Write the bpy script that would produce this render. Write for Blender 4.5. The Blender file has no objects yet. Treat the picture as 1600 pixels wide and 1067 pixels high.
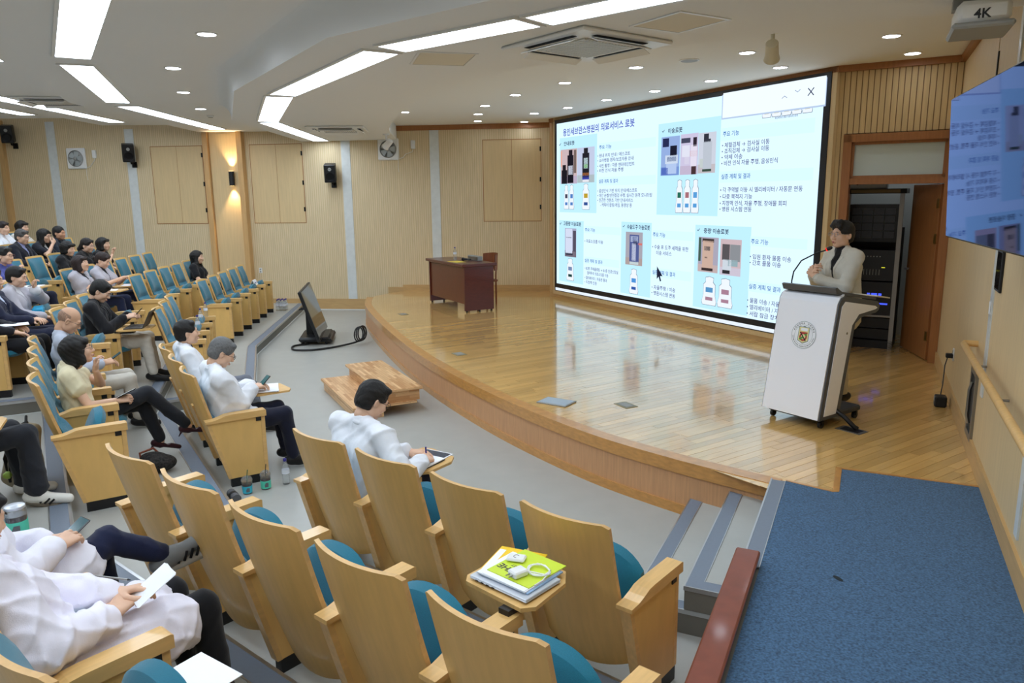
import bpy, bmesh, math, random
import numpy as np
from mathutils import Vector, Matrix
R = random.Random(7)
S = bpy.context.scene
C = S.collection
PI = math.pi
# ---------------------------------------------------------------- camera
HC = 2.38
FPX = 1167.0
def _basis():
    dn = np.array([70.0, 5970.0, FPX]); dn /= np.linalg.norm(dn)
    up = -dn
    fw = np.array([0, 0, 1.0]); fw = fw - up * fw.dot(up); fw /= np.linalg.norm(fw)
    rt = np.cross(fw, up)
    if rt[0] < 0: rt = -rt
    ax = [np.array([rt[i], fw[i], up[i]]) for i in range(3)]   # image right, image down, view direction
    return ax
_r, _d, _f = _basis()
cam_d = bpy.data.cameras.new('camera'); cam = bpy.data.objects.new('camera', cam_d); C.objects.link(cam)
cam_d.sensor_width = 36.0; cam_d.lens = FPX / 1600 * 36.0; cam_d.clip_start = 0.05; cam_d.clip_end = 200
cam.matrix_world = Matrix(((_r[0], -_d[0], -_f[0], 0), (_r[1], -_d[1], -_f[1], 0), (_r[2], -_d[2], -_f[2], HC), (0, 0, 0, 1)))
S.camera = cam
# ---------------------------------------------------------------- world and exposure
W = bpy.data.worlds.new('world'); S.world = W; W.use_nodes = True
W.node_tree.nodes['Background'].inputs[0].default_value = (0.9, 0.95, 1, 1)
W.node_tree.nodes['Background'].inputs[1].default_value = 0.25
S.view_settings.view_transform = 'Standard'; S.view_settings.look = 'None'
S.view_settings.gamma = 1.0; S.view_settings.use_curve_mapping = False
S.view_settings.exposure = 0.0
PANEL_E, DOWN_E, SCREEN_E = 12.4, 34.0, 1.02
S.cycles.max_bounces = 7; S.cycles.diffuse_bounces = 4; S.cycles.glossy_bounces = 3
S.cycles.transmission_bounces = 6; S.cycles.transparent_max_bounces = 6
S.cycles.caustics_reflective = False; S.cycles.caustics_refractive = False
S.cycles.sample_clamp_indirect = 6.0
S.cycles.use_denoising = True
# ---------------------------------------------------------------- helpers
def lin(c):
    return tuple(((v / 255) / 12.92 if v / 255 <= 0.04045 else ((v / 255 + 0.055) / 1.055) ** 2.4) for v in c)
def obj(name, verts, faces, mat=None, parent=None, loc=None, rotz=0.0, smooth=False):
    me = bpy.data.meshes.new(name); me.from_pydata([tuple(v) for v in verts], [], faces); me.update()
    return mobj(name, me, mat, parent, loc, rotz, smooth)
def mobj(name, me, mat=None, parent=None, loc=None, rotz=0.0, smooth=False):
    o = bpy.data.objects.new(name, me); C.objects.link(o)
    if mat is not None:
        for m in (mat if isinstance(mat, (list, tuple)) else [mat]):
            me.materials.append(m)
    if parent is not None: o.parent = parent
    if loc is not None: o.location = loc
    if rotz: o.rotation_euler = (0, 0, rotz)
    if smooth:
        me.polygons.foreach_set('use_smooth', [True] * len(me.polygons))
    return o
def tag(o, label=None, cat=None, group=None, kind=None):
    if label: o['label'] = label
    if cat: o['category'] = cat
    if group: o['group'] = group
    if kind: o['kind'] = kind
    return o
def thing(name, label, cat, loc=(0, 0, 0), rotz=0.0, group=None):
    o = bpy.data.objects.new(name, None); C.objects.link(o); o.empty_display_size = 0.1
    o.location = loc; o.rotation_euler = (0, 0, rotz)
    return tag(o, label, cat, group)
def copy_tree(o, parent=None):
    c = o.copy(); C.objects.link(c); c.parent = parent
    for ch in o.children: copy_tree(ch, c)
    return c
class MB:
    """collects shapes and links them as ONE mesh object"""
    def __init__(s): s.v = []; s.f = []; s.mi = []
    def add(s, verts, faces, mi=0, M=None):
        n = len(s.v)
        s.v += [tuple(M @ Vector(v)) if M is not None else tuple(v) for v in verts]
        s.f += [tuple(i + n for i in f) for f in faces]; s.mi += [mi] * len(faces)
        return s
    def box(s, x0, x1, y0, y1, z0, z1, mi=0, M=None, b=0.0):
        if b <= 0:
            v = [(x0,y0,z0),(x1,y0,z0),(x1,y1,z0),(x0,y1,z0),(x0,y0,z1),(x1,y0,z1),(x1,y1,z1),(x0,y1,z1)]
            f = [(3,2,1,0),(4,5,6,7),(0,1,5,4),(1,2,6,5),(2,3,7,6),(3,0,4,7)]
            return s.add(v, f, mi, M)
        b = min(b, (x1-x0)*.49, (y1-y0)*.49, (z1-z0)*.49)
        v = []; f = []
        X = (x0, x1); Y = (y0, y1); Z = (z0, z1)
        idx = {}
        for i in (0, 1):
            for j in (0, 1):
                for k in (0, 1):
                    sx = b if i == 0 else -b; sy = b if j == 0 else -b; sz = b if k == 0 else -b
                    idx[i,j,k,0] = len(v); v.append((X[i], Y[j]+sy, Z[k]+sz))
                    idx[i,j,k,1] = len(v); v.append((X[i]+sx, Y[j], Z[k]+sz))
                    idx[i,j,k,2] = len(v); v.append((X[i]+sx, Y[j]+sy, Z[k]))
        g = lambda *a: idx[a]
        for i in (0, 1):
            q = [g(i,0,0,0), g(i,1,0,0), g(i,1,1,0), g(i,0,1,0)]; f.append(q if i else q[::-1])
            q = [g(0,i,0,1), g(0,i,1,1), g(1,i,1,1), g(1,i,0,1)]; f.append(q if i else q[::-1])
            q = [g(0,0,i,2), g(1,0,i,2), g(1,1,i,2), g(0,1,i,2)]; f.append(q if i else q[::-1])
        for j in (0, 1):
            for k in (0, 1):
                q = [g(0,j,k,1), g(1,j,k,1), g(1,j,k,2), g(0,j,k,2)]; f.append(q if (j ^ k) else q[::-1])
                q = [g(j,0,k,0), g(j,1,k,0), g(j,1,k,2), g(j,0,k,2)]; f.append(q[::-1] if (j ^ k) else q)
                q = [g(j,k,0,0), g(j,k,1,0), g(j,k,1,1), g(j,k,0,1)]; f.append(q if (j ^ k) else q[::-1])
        for i in (0, 1):
            for j in (0, 1):
                for k in (0, 1):
                    q = [g(i,j,k,0), g(i,j,k,1), g(i,j,k,2)]; f.append(q if (i + j + k) % 2 else q[::-1])
        return s.add(v, f, mi, M)
    def tube(s, pts, r, n=8, mi=0, caps=True, M=None):
        pts = [Vector(p) for p in pts]; v = []; f = []
        rs = r if isinstance(r, (list, tuple)) else [r] * len(pts)
        prev = None
        for i, p in enumerate(pts):
            t = (pts[min(i+1, len(pts)-1)] - pts[max(i-1, 0)])
            t = t.normalized() if t.length > 1e-9 else Vector((0, 0, 1))
            if prev is None:
                a = Vector((0, 0, 1)) if abs(t.z) < .9 else Vector((1, 0, 0))
                nx = t.cross(a).normalized()
            else:
                nx = (prev - t * prev.dot(t))
                nx = nx.normalized() if nx.length > 1e-6 else t.orthogonal().normalized()
            prev = nx; ny = t.cross(nx)
            for k in range(n):
                a = 2 * PI * k / n
                v.append(p + (nx * math.cos(a) + ny * math.sin(a)) * rs[i])
        for i in range(len(pts) - 1):
            for k in range(n):
                f.append((i*n+k, i*n+(k+1) % n, (i+1)*n+(k+1) % n, (i+1)*n+k))
        if caps:
            f.append(tuple(range(n))[::-1]); f.append(tuple(range((len(pts)-1)*n, len(pts)*n)))
        return s.add(v, f, mi, M)
    def lathe(s, prof, n=20, mi=0, M=None):
        v = []; f = []
        for (r, z) in prof:
            for k in range(n):
                a = 2 * PI * k / n; v.append((r*math.cos(a), r*math.sin(a), z))
        for i in range(len(prof) - 1):
            for k in range(n):
                f.append((i*n+k, i*n+(k+1) % n, (i+1)*n+(k+1) % n, (i+1)*n+k))
        f.append(tuple(range(n))[::-1]); f.append(tuple(range((len(prof)-1)*n, len(prof)*n)))
        return s.add(v, f, mi, M)
    def prism(s, poly, h0, h1, axis='z', mi=0, M=None):
        n = len(poly)
        if axis == 'z': P = lambda a, b, h: (a, b, h)
        elif axis == 'x': P = lambda a, b, h: (h, a, b)
        else: P = lambda a, b, h: (a, h, b)
        v = [P(a, b, h0) for a, b in poly] + [P(a, b, h1) for a, b in poly]
        f = [tuple(range(n))[::-1], tuple(range(n, 2*n))] + [(i, (i+1) % n, (i+1) % n + n, i + n) for i in range(n)]
        return s.add(v, f, mi, M)
    def grid(s, rows, mi=0, M=None, closed=False):
        nr = len(rows); nc = len(rows[0]); v = [p for r_ in rows for p in r_]; f = []
        for i in range(nr - 1):
            for j in range(nc - 1 + (1 if closed else 0)):
                f.append((i*nc+j, i*nc+(j+1) % nc, (i+1)*nc+(j+1) % nc, (i+1)*nc+j))
        return s.add(v, f, mi, M)
    def build(s, name, mat=None, parent=None, loc=None, rotz=0.0, smooth=False, fix=True):
        me = bpy.data.meshes.new(name); me.from_pydata(s.v, [], s.f)
        if any(s.mi): me.polygons.foreach_set('material_index', s.mi)
        me.update()
        if fix:
            bm = bmesh.new(); bm.from_mesh(me); bmesh.ops.recalc_face_normals(bm, faces=bm.faces); bm.to_mesh(me); bm.free()
        o = mobj(name, me, mat, parent, loc, rotz)
        if smooth: auto_smooth(me)
        return o
def auto_smooth(me, ang=40):
    me.polygons.foreach_set('use_smooth', [True] * len(me.polygons))
    me.set_sharp_from_angle(angle=math.radians(ang))
def Mt(loc=(0,0,0), rx=0, ry=0, rz=0, s=1.0):
    return Matrix.Translation(loc) @ Matrix.Rotation(rz, 4, 'Z') @ Matrix.Rotation(ry, 4, 'Y') @ Matrix.Rotation(rx, 4, 'X') @ Matrix.Scale(s, 4)
# ---------------------------------------------------------------- materials
MATS = {}
def M(name, col, rough=.5, metal=0.0, var=0.0, scale=8.0, stretch=(1, 1, 1), bump=0.0, bscale=150.0, coat=0.0, spec=.5, emit=0.0, alpha=1.0, trans=0.0, rnd=0.0, ior=1.45, detail=4.0, sheen=0.0, tint=None):
    m = bpy.data.materials.new(name); m.use_nodes = True; nt = m.node_tree; N = nt.nodes; L = nt.links
    b = N['Principled BSDF']; c = lin(col)
    b.inputs['Base Color'].default_value = (*c, 1); b.inputs['Roughness'].default_value = rough
    b.inputs['Metallic'].default_value = metal; b.inputs['Specular IOR Level'].default_value = spec
    b.inputs['Coat Weight'].default_value = coat; b.inputs['Coat Roughness'].default_value = .08
    b.inputs['Transmission Weight'].default_value = trans; b.inputs['IOR'].default_value = ior
    b.inputs['Sheen Weight'].default_value = sheen
    b.inputs['Alpha'].default_value = alpha
    if tint: b.inputs['Specular Tint'].default_value = (*tint, 1)
    if emit > 0:
        b.inputs['Emission Color'].default_value = (*c, 1); b.inputs['Emission Strength'].default_value = emit
    if var > 0 or bump > 0 or rnd > 0:
        tc = N.new('ShaderNodeTexCoord'); mp = N.new('ShaderNodeMapping'); mp.inputs['Scale'].default_value = stretch
        L.new(tc.outputs['Object'], mp.inputs['Vector'])
        src = None
        if var > 0:
            nz = N.new('ShaderNodeTexNoise'); nz.inputs['Scale'].default_value = scale; nz.inputs['Detail'].default_value = detail
            L.new(mp.outputs[0], nz.inputs['Vector'])
            mr = N.new('ShaderNodeMapRange'); mr.inputs['From Min'].default_value = .28; mr.inputs['From Max'].default_value = .72
            mr.inputs['To Min'].default_value = 1 - var; mr.inputs['To Max'].default_value = 1 + var
            L.new(nz.outputs['Fac'], mr.inputs['Value']); src = mr.outputs[0]
        if rnd > 0:
            oi = N.new('ShaderNodeObjectInfo'); m2 = N.new('ShaderNodeMapRange')
            m2.inputs['To Min'].default_value = 1 - rnd; m2.inputs['To Max'].default_value = 1 + rnd
            L.new(oi.outputs['Random'], m2.inputs['Value'])
            if src is None: src = m2.outputs[0]
            else:
                mu = N.new('ShaderNodeMath'); mu.operation = 'MULTIPLY'; L.new(src, mu.inputs[0]); L.new(m2.outputs[0], mu.inputs[1]); src = mu.outputs[0]
        if src is not None:
            vm = N.new('ShaderNodeVectorMath'); vm.operation = 'SCALE'; vm.inputs[0].default_value = c; L.new(src, vm.inputs['Scale'])
            L.new(vm.outputs[0], b.inputs['Base Color'])
        if bump > 0:
            n2 = N.new('ShaderNodeTexNoise'); n2.inputs['Scale'].default_value = bscale; n2.inputs['Detail'].default_value = 3
            L.new(mp.outputs[0], n2.inputs['Vector'])
            bp = N.new('ShaderNodeBump'); bp.inputs['Strength'].default_value = bump; bp.inputs['Distance'].default_value = .01
            L.new(n2.outputs['Fac'], bp.inputs['Height']); L.new(bp.outputs[0], b.inputs['Normal'])
    MATS[name] = m
    return m
def emitmat(name, col, e):
    m = bpy.data.materials.new(name); m.use_nodes = True; nt = m.node_tree; nt.nodes.clear()
    o = nt.nodes.new('ShaderNodeOutputMaterial'); em = nt.nodes.new('ShaderNodeEmission')
    em.inputs[0].default_value = (*lin(col), 1); em.inputs[1].default_value = e
    nt.links.new(em.outputs[0], o.inputs[0]); return m
def grooved(name, col, period, dark, dash=0.0, width=.18, grain=.1):
    """wood panelling with fine vertical routed grooves (dash > 0: perforated grooves)"""
    m = M(name, col, .55, var=grain, scale=5, stretch=(6, 6, .5)); nt = m.node_tree; N = nt.nodes; L = nt.links
    b = N['Principled BSDF']; base = b.inputs['Base Color'].links[0].from_socket
    tc = N.new('ShaderNodeTexCoord'); sp = N.new('ShaderNodeSeparateXYZ'); L.new(tc.outputs['Object'], sp.inputs[0])
    def band(sock, per, w):
        a = N.new('ShaderNodeMath'); a.operation = 'DIVIDE'; L.new(sock, a.inputs[0]); a.inputs[1].default_value = per
        f = N.new('ShaderNodeMath'); f.operation = 'FRACT'; L.new(a.outputs[0], f.inputs[0])
        g = N.new('ShaderNodeMath'); g.operation = 'LESS_THAN'; L.new(f.outputs[0], g.inputs[0]); g.inputs[1].default_value = w
        return g.outputs[0]
    fac = band(sp.outputs[0], period, width)
    if dash > 0:
        d = band(sp.outputs[2], dash, .6); mu = N.new('ShaderNodeMath'); mu.operation = 'MULTIPLY'
        L.new(fac, mu.inputs[0]); L.new(d, mu.inputs[1]); fac = mu.outputs[0]
    mx = N.new('ShaderNodeMix'); mx.data_type = 'RGBA'; L.new(fac, mx.inputs[0]); L.new(base, mx.inputs[6])
    mx.inputs[7].default_value = (*lin(dark), 1); L.new(mx.outputs[2], b.inputs['Base Color'])
    bp = N.new('ShaderNodeBump'); bp.invert = True; bp.inputs['Strength'].default_value = .4; bp.inputs['Distance'].default_value = .004
    L.new(fac, bp.inputs['Height']); L.new(bp.outputs[0], b.inputs['Normal'])
    return m
WOOD_ST = (12, 12, .8)
m_ply = M('plywood', (228, 184, 110), .42, var=.06, scale=4, stretch=(9, 3, .9), rnd=.03, coat=.15)
m_plyedge = M('plywood_edge', (216, 174, 116), .45, var=.10, scale=30, stretch=(1, 1, 1))
m_arm = M('armrest_wood', (222, 178, 112), .38, var=.10, scale=5, stretch=(10, .9, 6), rnd=.03, coat=.2)
m_teal = M('teal_fabric', (20, 108, 130), .9, var=.10, scale=260, bump=.25, bscale=500, sheen=.3)
m_black = M('black_plastic', (22, 22, 24), .45)
m_blackmetal = M('black_metal', (28, 28, 30), .35, metal=.6)
m_wall = grooved('wall_panel', (218, 198, 160), .045, (200, 178, 138), width=.26)
m_wallslat = grooved('slatted_panel', (206, 176, 124), .062, (112, 84, 50), width=.16)
m_wallplain = M('plain_wood_wall', (214, 188, 142), .5, var=.06, scale=4, stretch=(8, 8, .5))
m_trim = M('wood_trim', (204, 164, 110), .45, var=.10, scale=4, stretch=(10, 10, .8))
m_frame = M('door_frame_wood', (158, 104, 58), .45, var=.12, scale=4, stretch=(10, 10, .7))
m_base = M('baseboard_wood', (196, 160, 108), .5, var=.08, scale=5, stretch=(1, 8, 8))
m_marble = M('white_marble', (214, 218, 216), .3, var=.06, scale=9, detail=8)
m_ceil = M('ceiling_paint', (234, 234, 232), .9)
m_floor = M('grey_vinyl', (170, 170, 164), .38, var=.035, scale=5, detail=6, bump=.02, bscale=40)
m_strip = M('grey_stair_nosing', (118, 128, 142), .5, var=.03, scale=60)
m_alu = M('aluminium', (190, 192, 195), .3, metal=.9)
m_riser = M('dark_riser', (112, 110, 102), .5)
m_oak = M('stage_oak_lip', (198, 142, 76), .3, var=.14, scale=5, stretch=(3, 3, 10), coat=.4)
m_fascia = M('stage_fascia_veneer', (200, 150, 106), .45, var=.10, scale=7, stretch=(9, 9, .6))
m_redwood = M('dark_red_wood', (128, 66, 48), .4, var=.12, scale=6, stretch=(2, 2, 8), coat=.2)
m_white = M('white_plastic', (232, 232, 230), .4)
m_glow = emitmat('light_panel_glow', (226, 240, 255), PANEL_E)
m_down = emitmat('downlight_glow', (230, 241, 255), DOWN_E)
# carpet: speckled blue loop pile
m_carpet = M('blue_carpet', (64, 98, 130), .95, var=.5, scale=90, bump=.6, bscale=200, sheen=.1, detail=2)
# varnished strip parquet, one tone per board
m_plank = M('varnished_plank', (219, 175, 104), .2, var=.08, scale=3, stretch=(14, 1.0, 1), rnd=.16, coat=.9, spec=.5)
def plank_attr():
    m = M('varnished_plank_field', (219, 175, 104), .2, var=.08, scale=3, stretch=(14, 1.0, 1), coat=.9)
    N = m.node_tree.nodes; L = m.node_tree.links; b = N['Principled BSDF']; s = b.inputs['Base Color'].links[0].from_socket
    at = N.new('ShaderNodeAttribute'); at.attribute_name = 'tone'; vm = N.new('ShaderNodeVectorMath'); vm.operation = 'SCALE'
    L.new(s, vm.inputs[0]); L.new(at.outputs['Fac'], vm.inputs['Scale']); L.new(vm.outputs[0], b.inputs['Base Color']); return m
m_plankf = plank_attr()
def butcher():
    m = M('finger_jointed_wood', (198, 146, 92), .4, var=.1, scale=8); N = m.node_tree.nodes; L = m.node_tree.links; b = N['Principled BSDF']
    tc = N.new('ShaderNodeTexCoord'); mp = N.new('ShaderNodeMapping'); mp.inputs['Rotation'].default_value = (0, 0, 0)
    br = N.new('ShaderNodeTexBrick'); br.inputs['Scale'].default_value = 1.0; br.inputs['Brick Width'].default_value = .32; br.inputs['Row Height'].default_value = .034
    br.inputs['Mortar Size'].default_value = .0008; br.inputs['Bias'].default_value = 0; br.inputs['Color1'].default_value = (*lin((230, 190, 140)), 1); br.inputs['Color2'].default_value = (*lin((184, 130, 80)), 1)
    br.inputs['Mortar'].default_value = (*lin((140, 90, 50)), 1)
    sp = N.new('ShaderNodeSeparateXYZ'); L.new(tc.outputs['Object'], sp.inputs[0]); sn = N.new('ShaderNodeSeparateXYZ'); L.new(tc.outputs['Normal'], sn.inputs[0])
    def big(sock):
        a = N.new('ShaderNodeMath'); a.operation = 'ABSOLUTE'; L.new(sock, a.inputs[0]); g = N.new('ShaderNodeMath'); g.operation = 'GREATER_THAN'; L.new(a.outputs[0], g.inputs[0]); g.inputs[1].default_value = .5; return g.outputs[0]
    def cmb(a, c_):
        q = N.new('ShaderNodeCombineXYZ'); L.new(a, q.inputs[0]); L.new(c_, q.inputs[1]); return q.outputs[0]
    def mixv(f, a, c_):
        q = N.new('ShaderNodeMix'); q.data_type = 'VECTOR'; L.new(f, q.inputs[0]); L.new(a, q.inputs[4]); L.new(c_, q.inputs[5]); return q.outputs[1]
    v = mixv(big(sn.outputs[0]), cmb(sp.outputs[0], sp.outputs[2]), cmb(sp.outputs[1], sp.outputs[2])); v = mixv(big(sn.outputs[2]), v, cmb(sp.outputs[0], sp.outputs[1]))
    L.new(v, br.inputs['Vector']); L.new(br.outputs['Color'], b.inputs['Base Color']); return m
m_butcher = butcher()
# ---------------------------------------------------------------- layout frames
def UV(a, r, u, z=0.0):
    """seating block facing azimuth a: u metres forward, r metres to the sitter's right"""
    t = math.radians(a); return (u*math.sin(t) + r*math.cos(t), u*math.cos(t) - r*math.sin(t), z)
WN = (.9026, -.4305); WD = (.4305, .9026)
def QT(q, t, z=0.0):
    """frame of the right-hand wall: t metres along it, q across (wall face at q = .80)"""
    return (q*WN[0] + t*WD[0], q*WN[1] + t*WD[1], z)
RWZ = math.atan2(WN[1], WN[0])
AR, AC_, AM, AL = 39.6, 57.7, 72.0, 83.5
QWALL = .80
def lwy(x): return 15.81 - (x + 2.28) * .1175
LWA = math.atan2(-.1175, 1.0)            # direction of the left wall in plan
def LW(x, off=0.0, z=0.0):
    """point on the left wall, off metres out into the room"""
    n = (math.sin(LWA), -math.cos(LWA)); return (x + n[0]*off, lwy(x) + n[1]*off, z)
# ---------------------------------------------------------------- lettering (made first, while the scene is empty)
TXT = [("용인세브란스병원의 의료서비스 로봇",.23,2.80,2.15,.15,0),("✓",.09,2.6,.07,.09,2),("안내로봇",.26,2.6,.36,.09,2),("주요 기능",1.4,2.47,.36,.075,1),("• 원내 위치 안내 / 에스코트",1.35,2.33,.93,.075,3),("• 소아병동 환자/보호자용 안내",1.35,2.25,1.02,.075,3),("• 사진 촬영 / 각종 엔터테인먼트",1.35,2.16,1.05,.075,3),("• 비전 인식 자율 주행",1.35,2.08,.75,.075,3),("실증 계획 및 결과",1.4,1.9,.56,.075,1),("• 음성인식 기반 위치 안내/에스코트",1.36,1.74,1.12,.075,3),("• 야간 순찰/안전점검 수행, 실시간 원격 모니터링",1.36,1.66,1.5,.075,3),("• 친근한 컨텐츠 기반 안내서비스",1.36,1.58,1.02,.075,3),("- 캐릭터 팝핑/게임, 동영상 등",1.45,1.5,.9,.075,3),
("✓",3.07,2.61,.06,.08,2),("이송로봇",3.21,2.6,.32,.09,2),("주요 기능",4.37,2.47,.30,.08,1),("• 체혈검체 → 검사실 이동",4.36,2.32,.85,.08,3),("• 조직검체 → 검사실 이동",4.36,2.24,.85,.08,3),("• 약제 이송",4.36,2.16,.39,.08,3),("• 비전 인식 자율 주행, 음성인식",4.36,2.08,1.0,.08,3),("실증 계획 및 결과",4.37,1.9,.54,.08,1),("• 각 구역별 이동 시 엘리베이터 / 자동문 연동",4.36,1.72,1.42,.08,3),("• 다중 목적지 기능",4.36,1.63,.6,.08,3),("• 지정맥 인식, 자율 주행, 장애물 회피",4.36,1.54,1.18,.08,3),("• 병원 시스템 연동",4.36,1.46,.6,.08,3),
("✓",.11,1.15,.07,.09,2),("고중량 이송로봇",.25,1.15,.6,.09,2),("주요 기능",.98,1.06,.32,.075,1),("• 의료소모품 이송",.97,.86,.58,.075,3),("실증 계획 및 결과",.98,.51,.56,.075,1),("• B2층 구매물류팀 → B1층 인공신장실",.98,.37,1.02,.07,3),("혈액투석 의료소모품 이송",1.06,.29,.66,.07,3),("• 엘리베이터 / 자동문 통과",.98,.2,.7,.07,3),("• 지정맥 인증",.98,.12,.39,.07,3),
("✓",2.11,1.16,.06,.08,2),("수술도구 이송로봇",2.23,1.15,.6,.09,2),("주요 기능",2.91,1.05,.3,.08,1),("• 수술 후 도구 세척을 위한",2.9,.86,.85,.08,3),("이송 서비스",3.0,.77,.37,.08,3),("실증 계획 및 결과",2.92,.46,.55,.08,1),("• 자율주행 / 이송",2.91,.22,.57,.08,3),("• 병원시스템 연동",2.91,.13,.57,.08,3),
("✓",3.92,1.16,.06,.08,2),("중량 이송로봇",4.06,1.15,.5,.085,2),("주요 기능",4.98,1.04,.3,.08,1),("• 입원 환자 물품 이송",4.97,.84,.7,.08,3),("• 간호 물품 이송",4.97,.76,.54,.08,3),("실증 계획 및 결과",4.98,.44,.55,.08,1),("• 물품 이송 / 자율 주행",4.96,.25,.73,.08,3),("• 엘리베이터 / 자동문 연동",4.96,.16,.87,.08,3),("• 서랍 잠금 장치",4.96,.07,.56,.08,3)]
def text_lines(items):
    """items: (text, size, width or None, bold, align) -> one mesh per item, all set in a few type runs"""
    out = [None]*len(items); key = {}
    for n_, it in enumerate(items): key.setdefault((it[3], it[4]), []).append(n_)
    for (bold, al), ids in key.items():
        cu = bpy.data.curves.new('text', 'FONT'); cu.body = "\n".join(items[i][0] for i in ids); cu.size = 1.0; cu.align_x = al; cu.space_line = 3.0; cu.resolution_u = 2; cu.offset = bold
        o = bpy.data.objects.new('text', cu); C.objects.link(o); dg = bpy.context.evaluated_depsgraph_get(); ev = o.evaluated_get(dg); me = ev.to_mesh()
        co = np.empty(len(me.vertices)*3, 'f'); me.vertices.foreach_get('co', co); co = co.reshape(-1, 3)
        ln = np.clip(np.round((.35 - co[:, 1])/3.0).astype(int), 0, len(ids)-1)
        faces = [tuple(p.vertices) for p in me.polygons]; fl = [[] for _ in ids]
        for f_ in faces: fl[ln[f_[0]]].append(f_)
        for q, i in enumerate(ids):
            vs = np.where(ln == q)[0]; mp = {v: k for k, v in enumerate(vs)}; m2 = bpy.data.meshes.new('text')
            if len(vs):
                c = co[vs].copy(); c[:, 1] += 3.0*q - .35; c *= items[i][1]
                if items[i][2]: x0 = c[:, 0].min(); x1 = c[:, 0].max(); c[:, 0] = (c[:, 0]-x0)*items[i][2]/max(1e-6, x1-x0)
                m2.from_pydata(c.tolist(), [], [tuple(mp[v] for v in f_) for f_ in fl[q]]); m2.update()
            out[i] = m2
        ev.to_mesh_clear(); bpy.data.objects.remove(o); bpy.data.curves.remove(cu)
    return out
_it = [(b_, h_ * .94, w_, .02 if k_ in (0, 2) else .012, 'LEFT') for b_, x_, y_, w_, h_, k_ in TXT]
_n = len(_it)
_it += [('4K', .075, None, .02, 'CENTER'), ('용인세브란스병원 의료서비스로봇', .03, .36, .012, 'LEFT'), ("✕", .12, None, .012, 'CENTER'), ("︿", .09, None, .012, 'CENTER'), ("﹀", .09, None, .012, 'CENTER'), ('THE', .05, None, .02, 'CENTER'), ('BEST', .022, None, .02, 'CENTER')]
_r = list("★전남대학교 의과대학★"); _e = list("CHONNAM NATIONAL UNIVERSITY MEDICAL SCHOOL")
_it += [(c_, .017, None, .02, 'CENTER') for c_ in _r] + [(c_, .012, None, .02, 'CENTER') for c_ in _e]
_o = text_lines(_it)
TXM = _o[:_n]; TX_4K, TX_LOGO, TX_THE, TX_THE2 = _o[_n], _o[_n+1], _o[_n+5], _o[_n+6]
TX_BTN = dict(zip(("✕", "︿", "﹀"), _o[_n+2:_n+5])); TX_RING = _o[_n+7:_n+7+len(_r)]; TX_RING2 = _o[_n+7+len(_r):]
# ================================================================ STRUCTURE
def struct(o):
    o['kind'] = 'structure'; return o
def keep(o, par):
    # the piece is laid out in room coordinates: keep it there under its parent
    if par is not None:
        pm = Matrix.Translation(par.location) @ par.rotation_euler.to_matrix().to_4x4()
        if par.parent is not None: pm = par.parent.matrix_basis @ pm
        o.matrix_parent_inverse = pm.inverted()
    return o
TH = .14
def isect(a1, u1, a2, u2):
    A = np.array([[math.sin(math.radians(a1)), math.cos(math.radians(a1))], [math.sin(math.radians(a2)), math.cos(math.radians(a2))]])
    p = np.linalg.solve(A, np.array([u1, u2])); return (p[0], p[1])
def offset_line(pts, d):
    """polyline shifted d to the left of its direction, mitred"""
    out = []; n = len(pts)
    for i in range(n):
        ns = []
        for a, b in ((i-1, i), (i, i+1)):
            if a < 0 or b >= n: continue
            v = Vector((pts[b][0]-pts[a][0], pts[b][1]-pts[a][1])).normalized(); ns.append(Vector((-v.y, v.x)))
        m = sum(ns, Vector((0, 0))); m.normalize(); k = d / max(.35, m.dot(ns[0]))
        out.append((pts[i][0] + m.x*k, pts[i][1] + m.y*k))
    return out
floor = struct(MB().prism([(-15, -7), (2, -7), (6.5, 4), (7, 12), (1.2, 16), (-15, 18)], -.1, 0).build('floor', m_floor))
LEV = {1: (-2.65, -.26, 1.02, 2.72), 2: (-3.52, -1.24, .0, 1.65), 3: (-4.38, -2.12, -1.06, .62), 4: (-5.2, -3.0, -2.1, -.4),
       5: (-6.0, -3.9, -3.15, -1.45), 6: (-6.85, -4.8, -4.2, -2.5)}
def on_ledge(uR):
    # point of the right block's edge line where it meets the ramp wall (q = -.5)
    a = math.radians(AR); A = np.array([[math.sin(a), math.cos(a)], [WN[0], WN[1]]]); p = np.linalg.solve(A, np.array([uR, -.5])); return (p[0], p[1])
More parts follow.
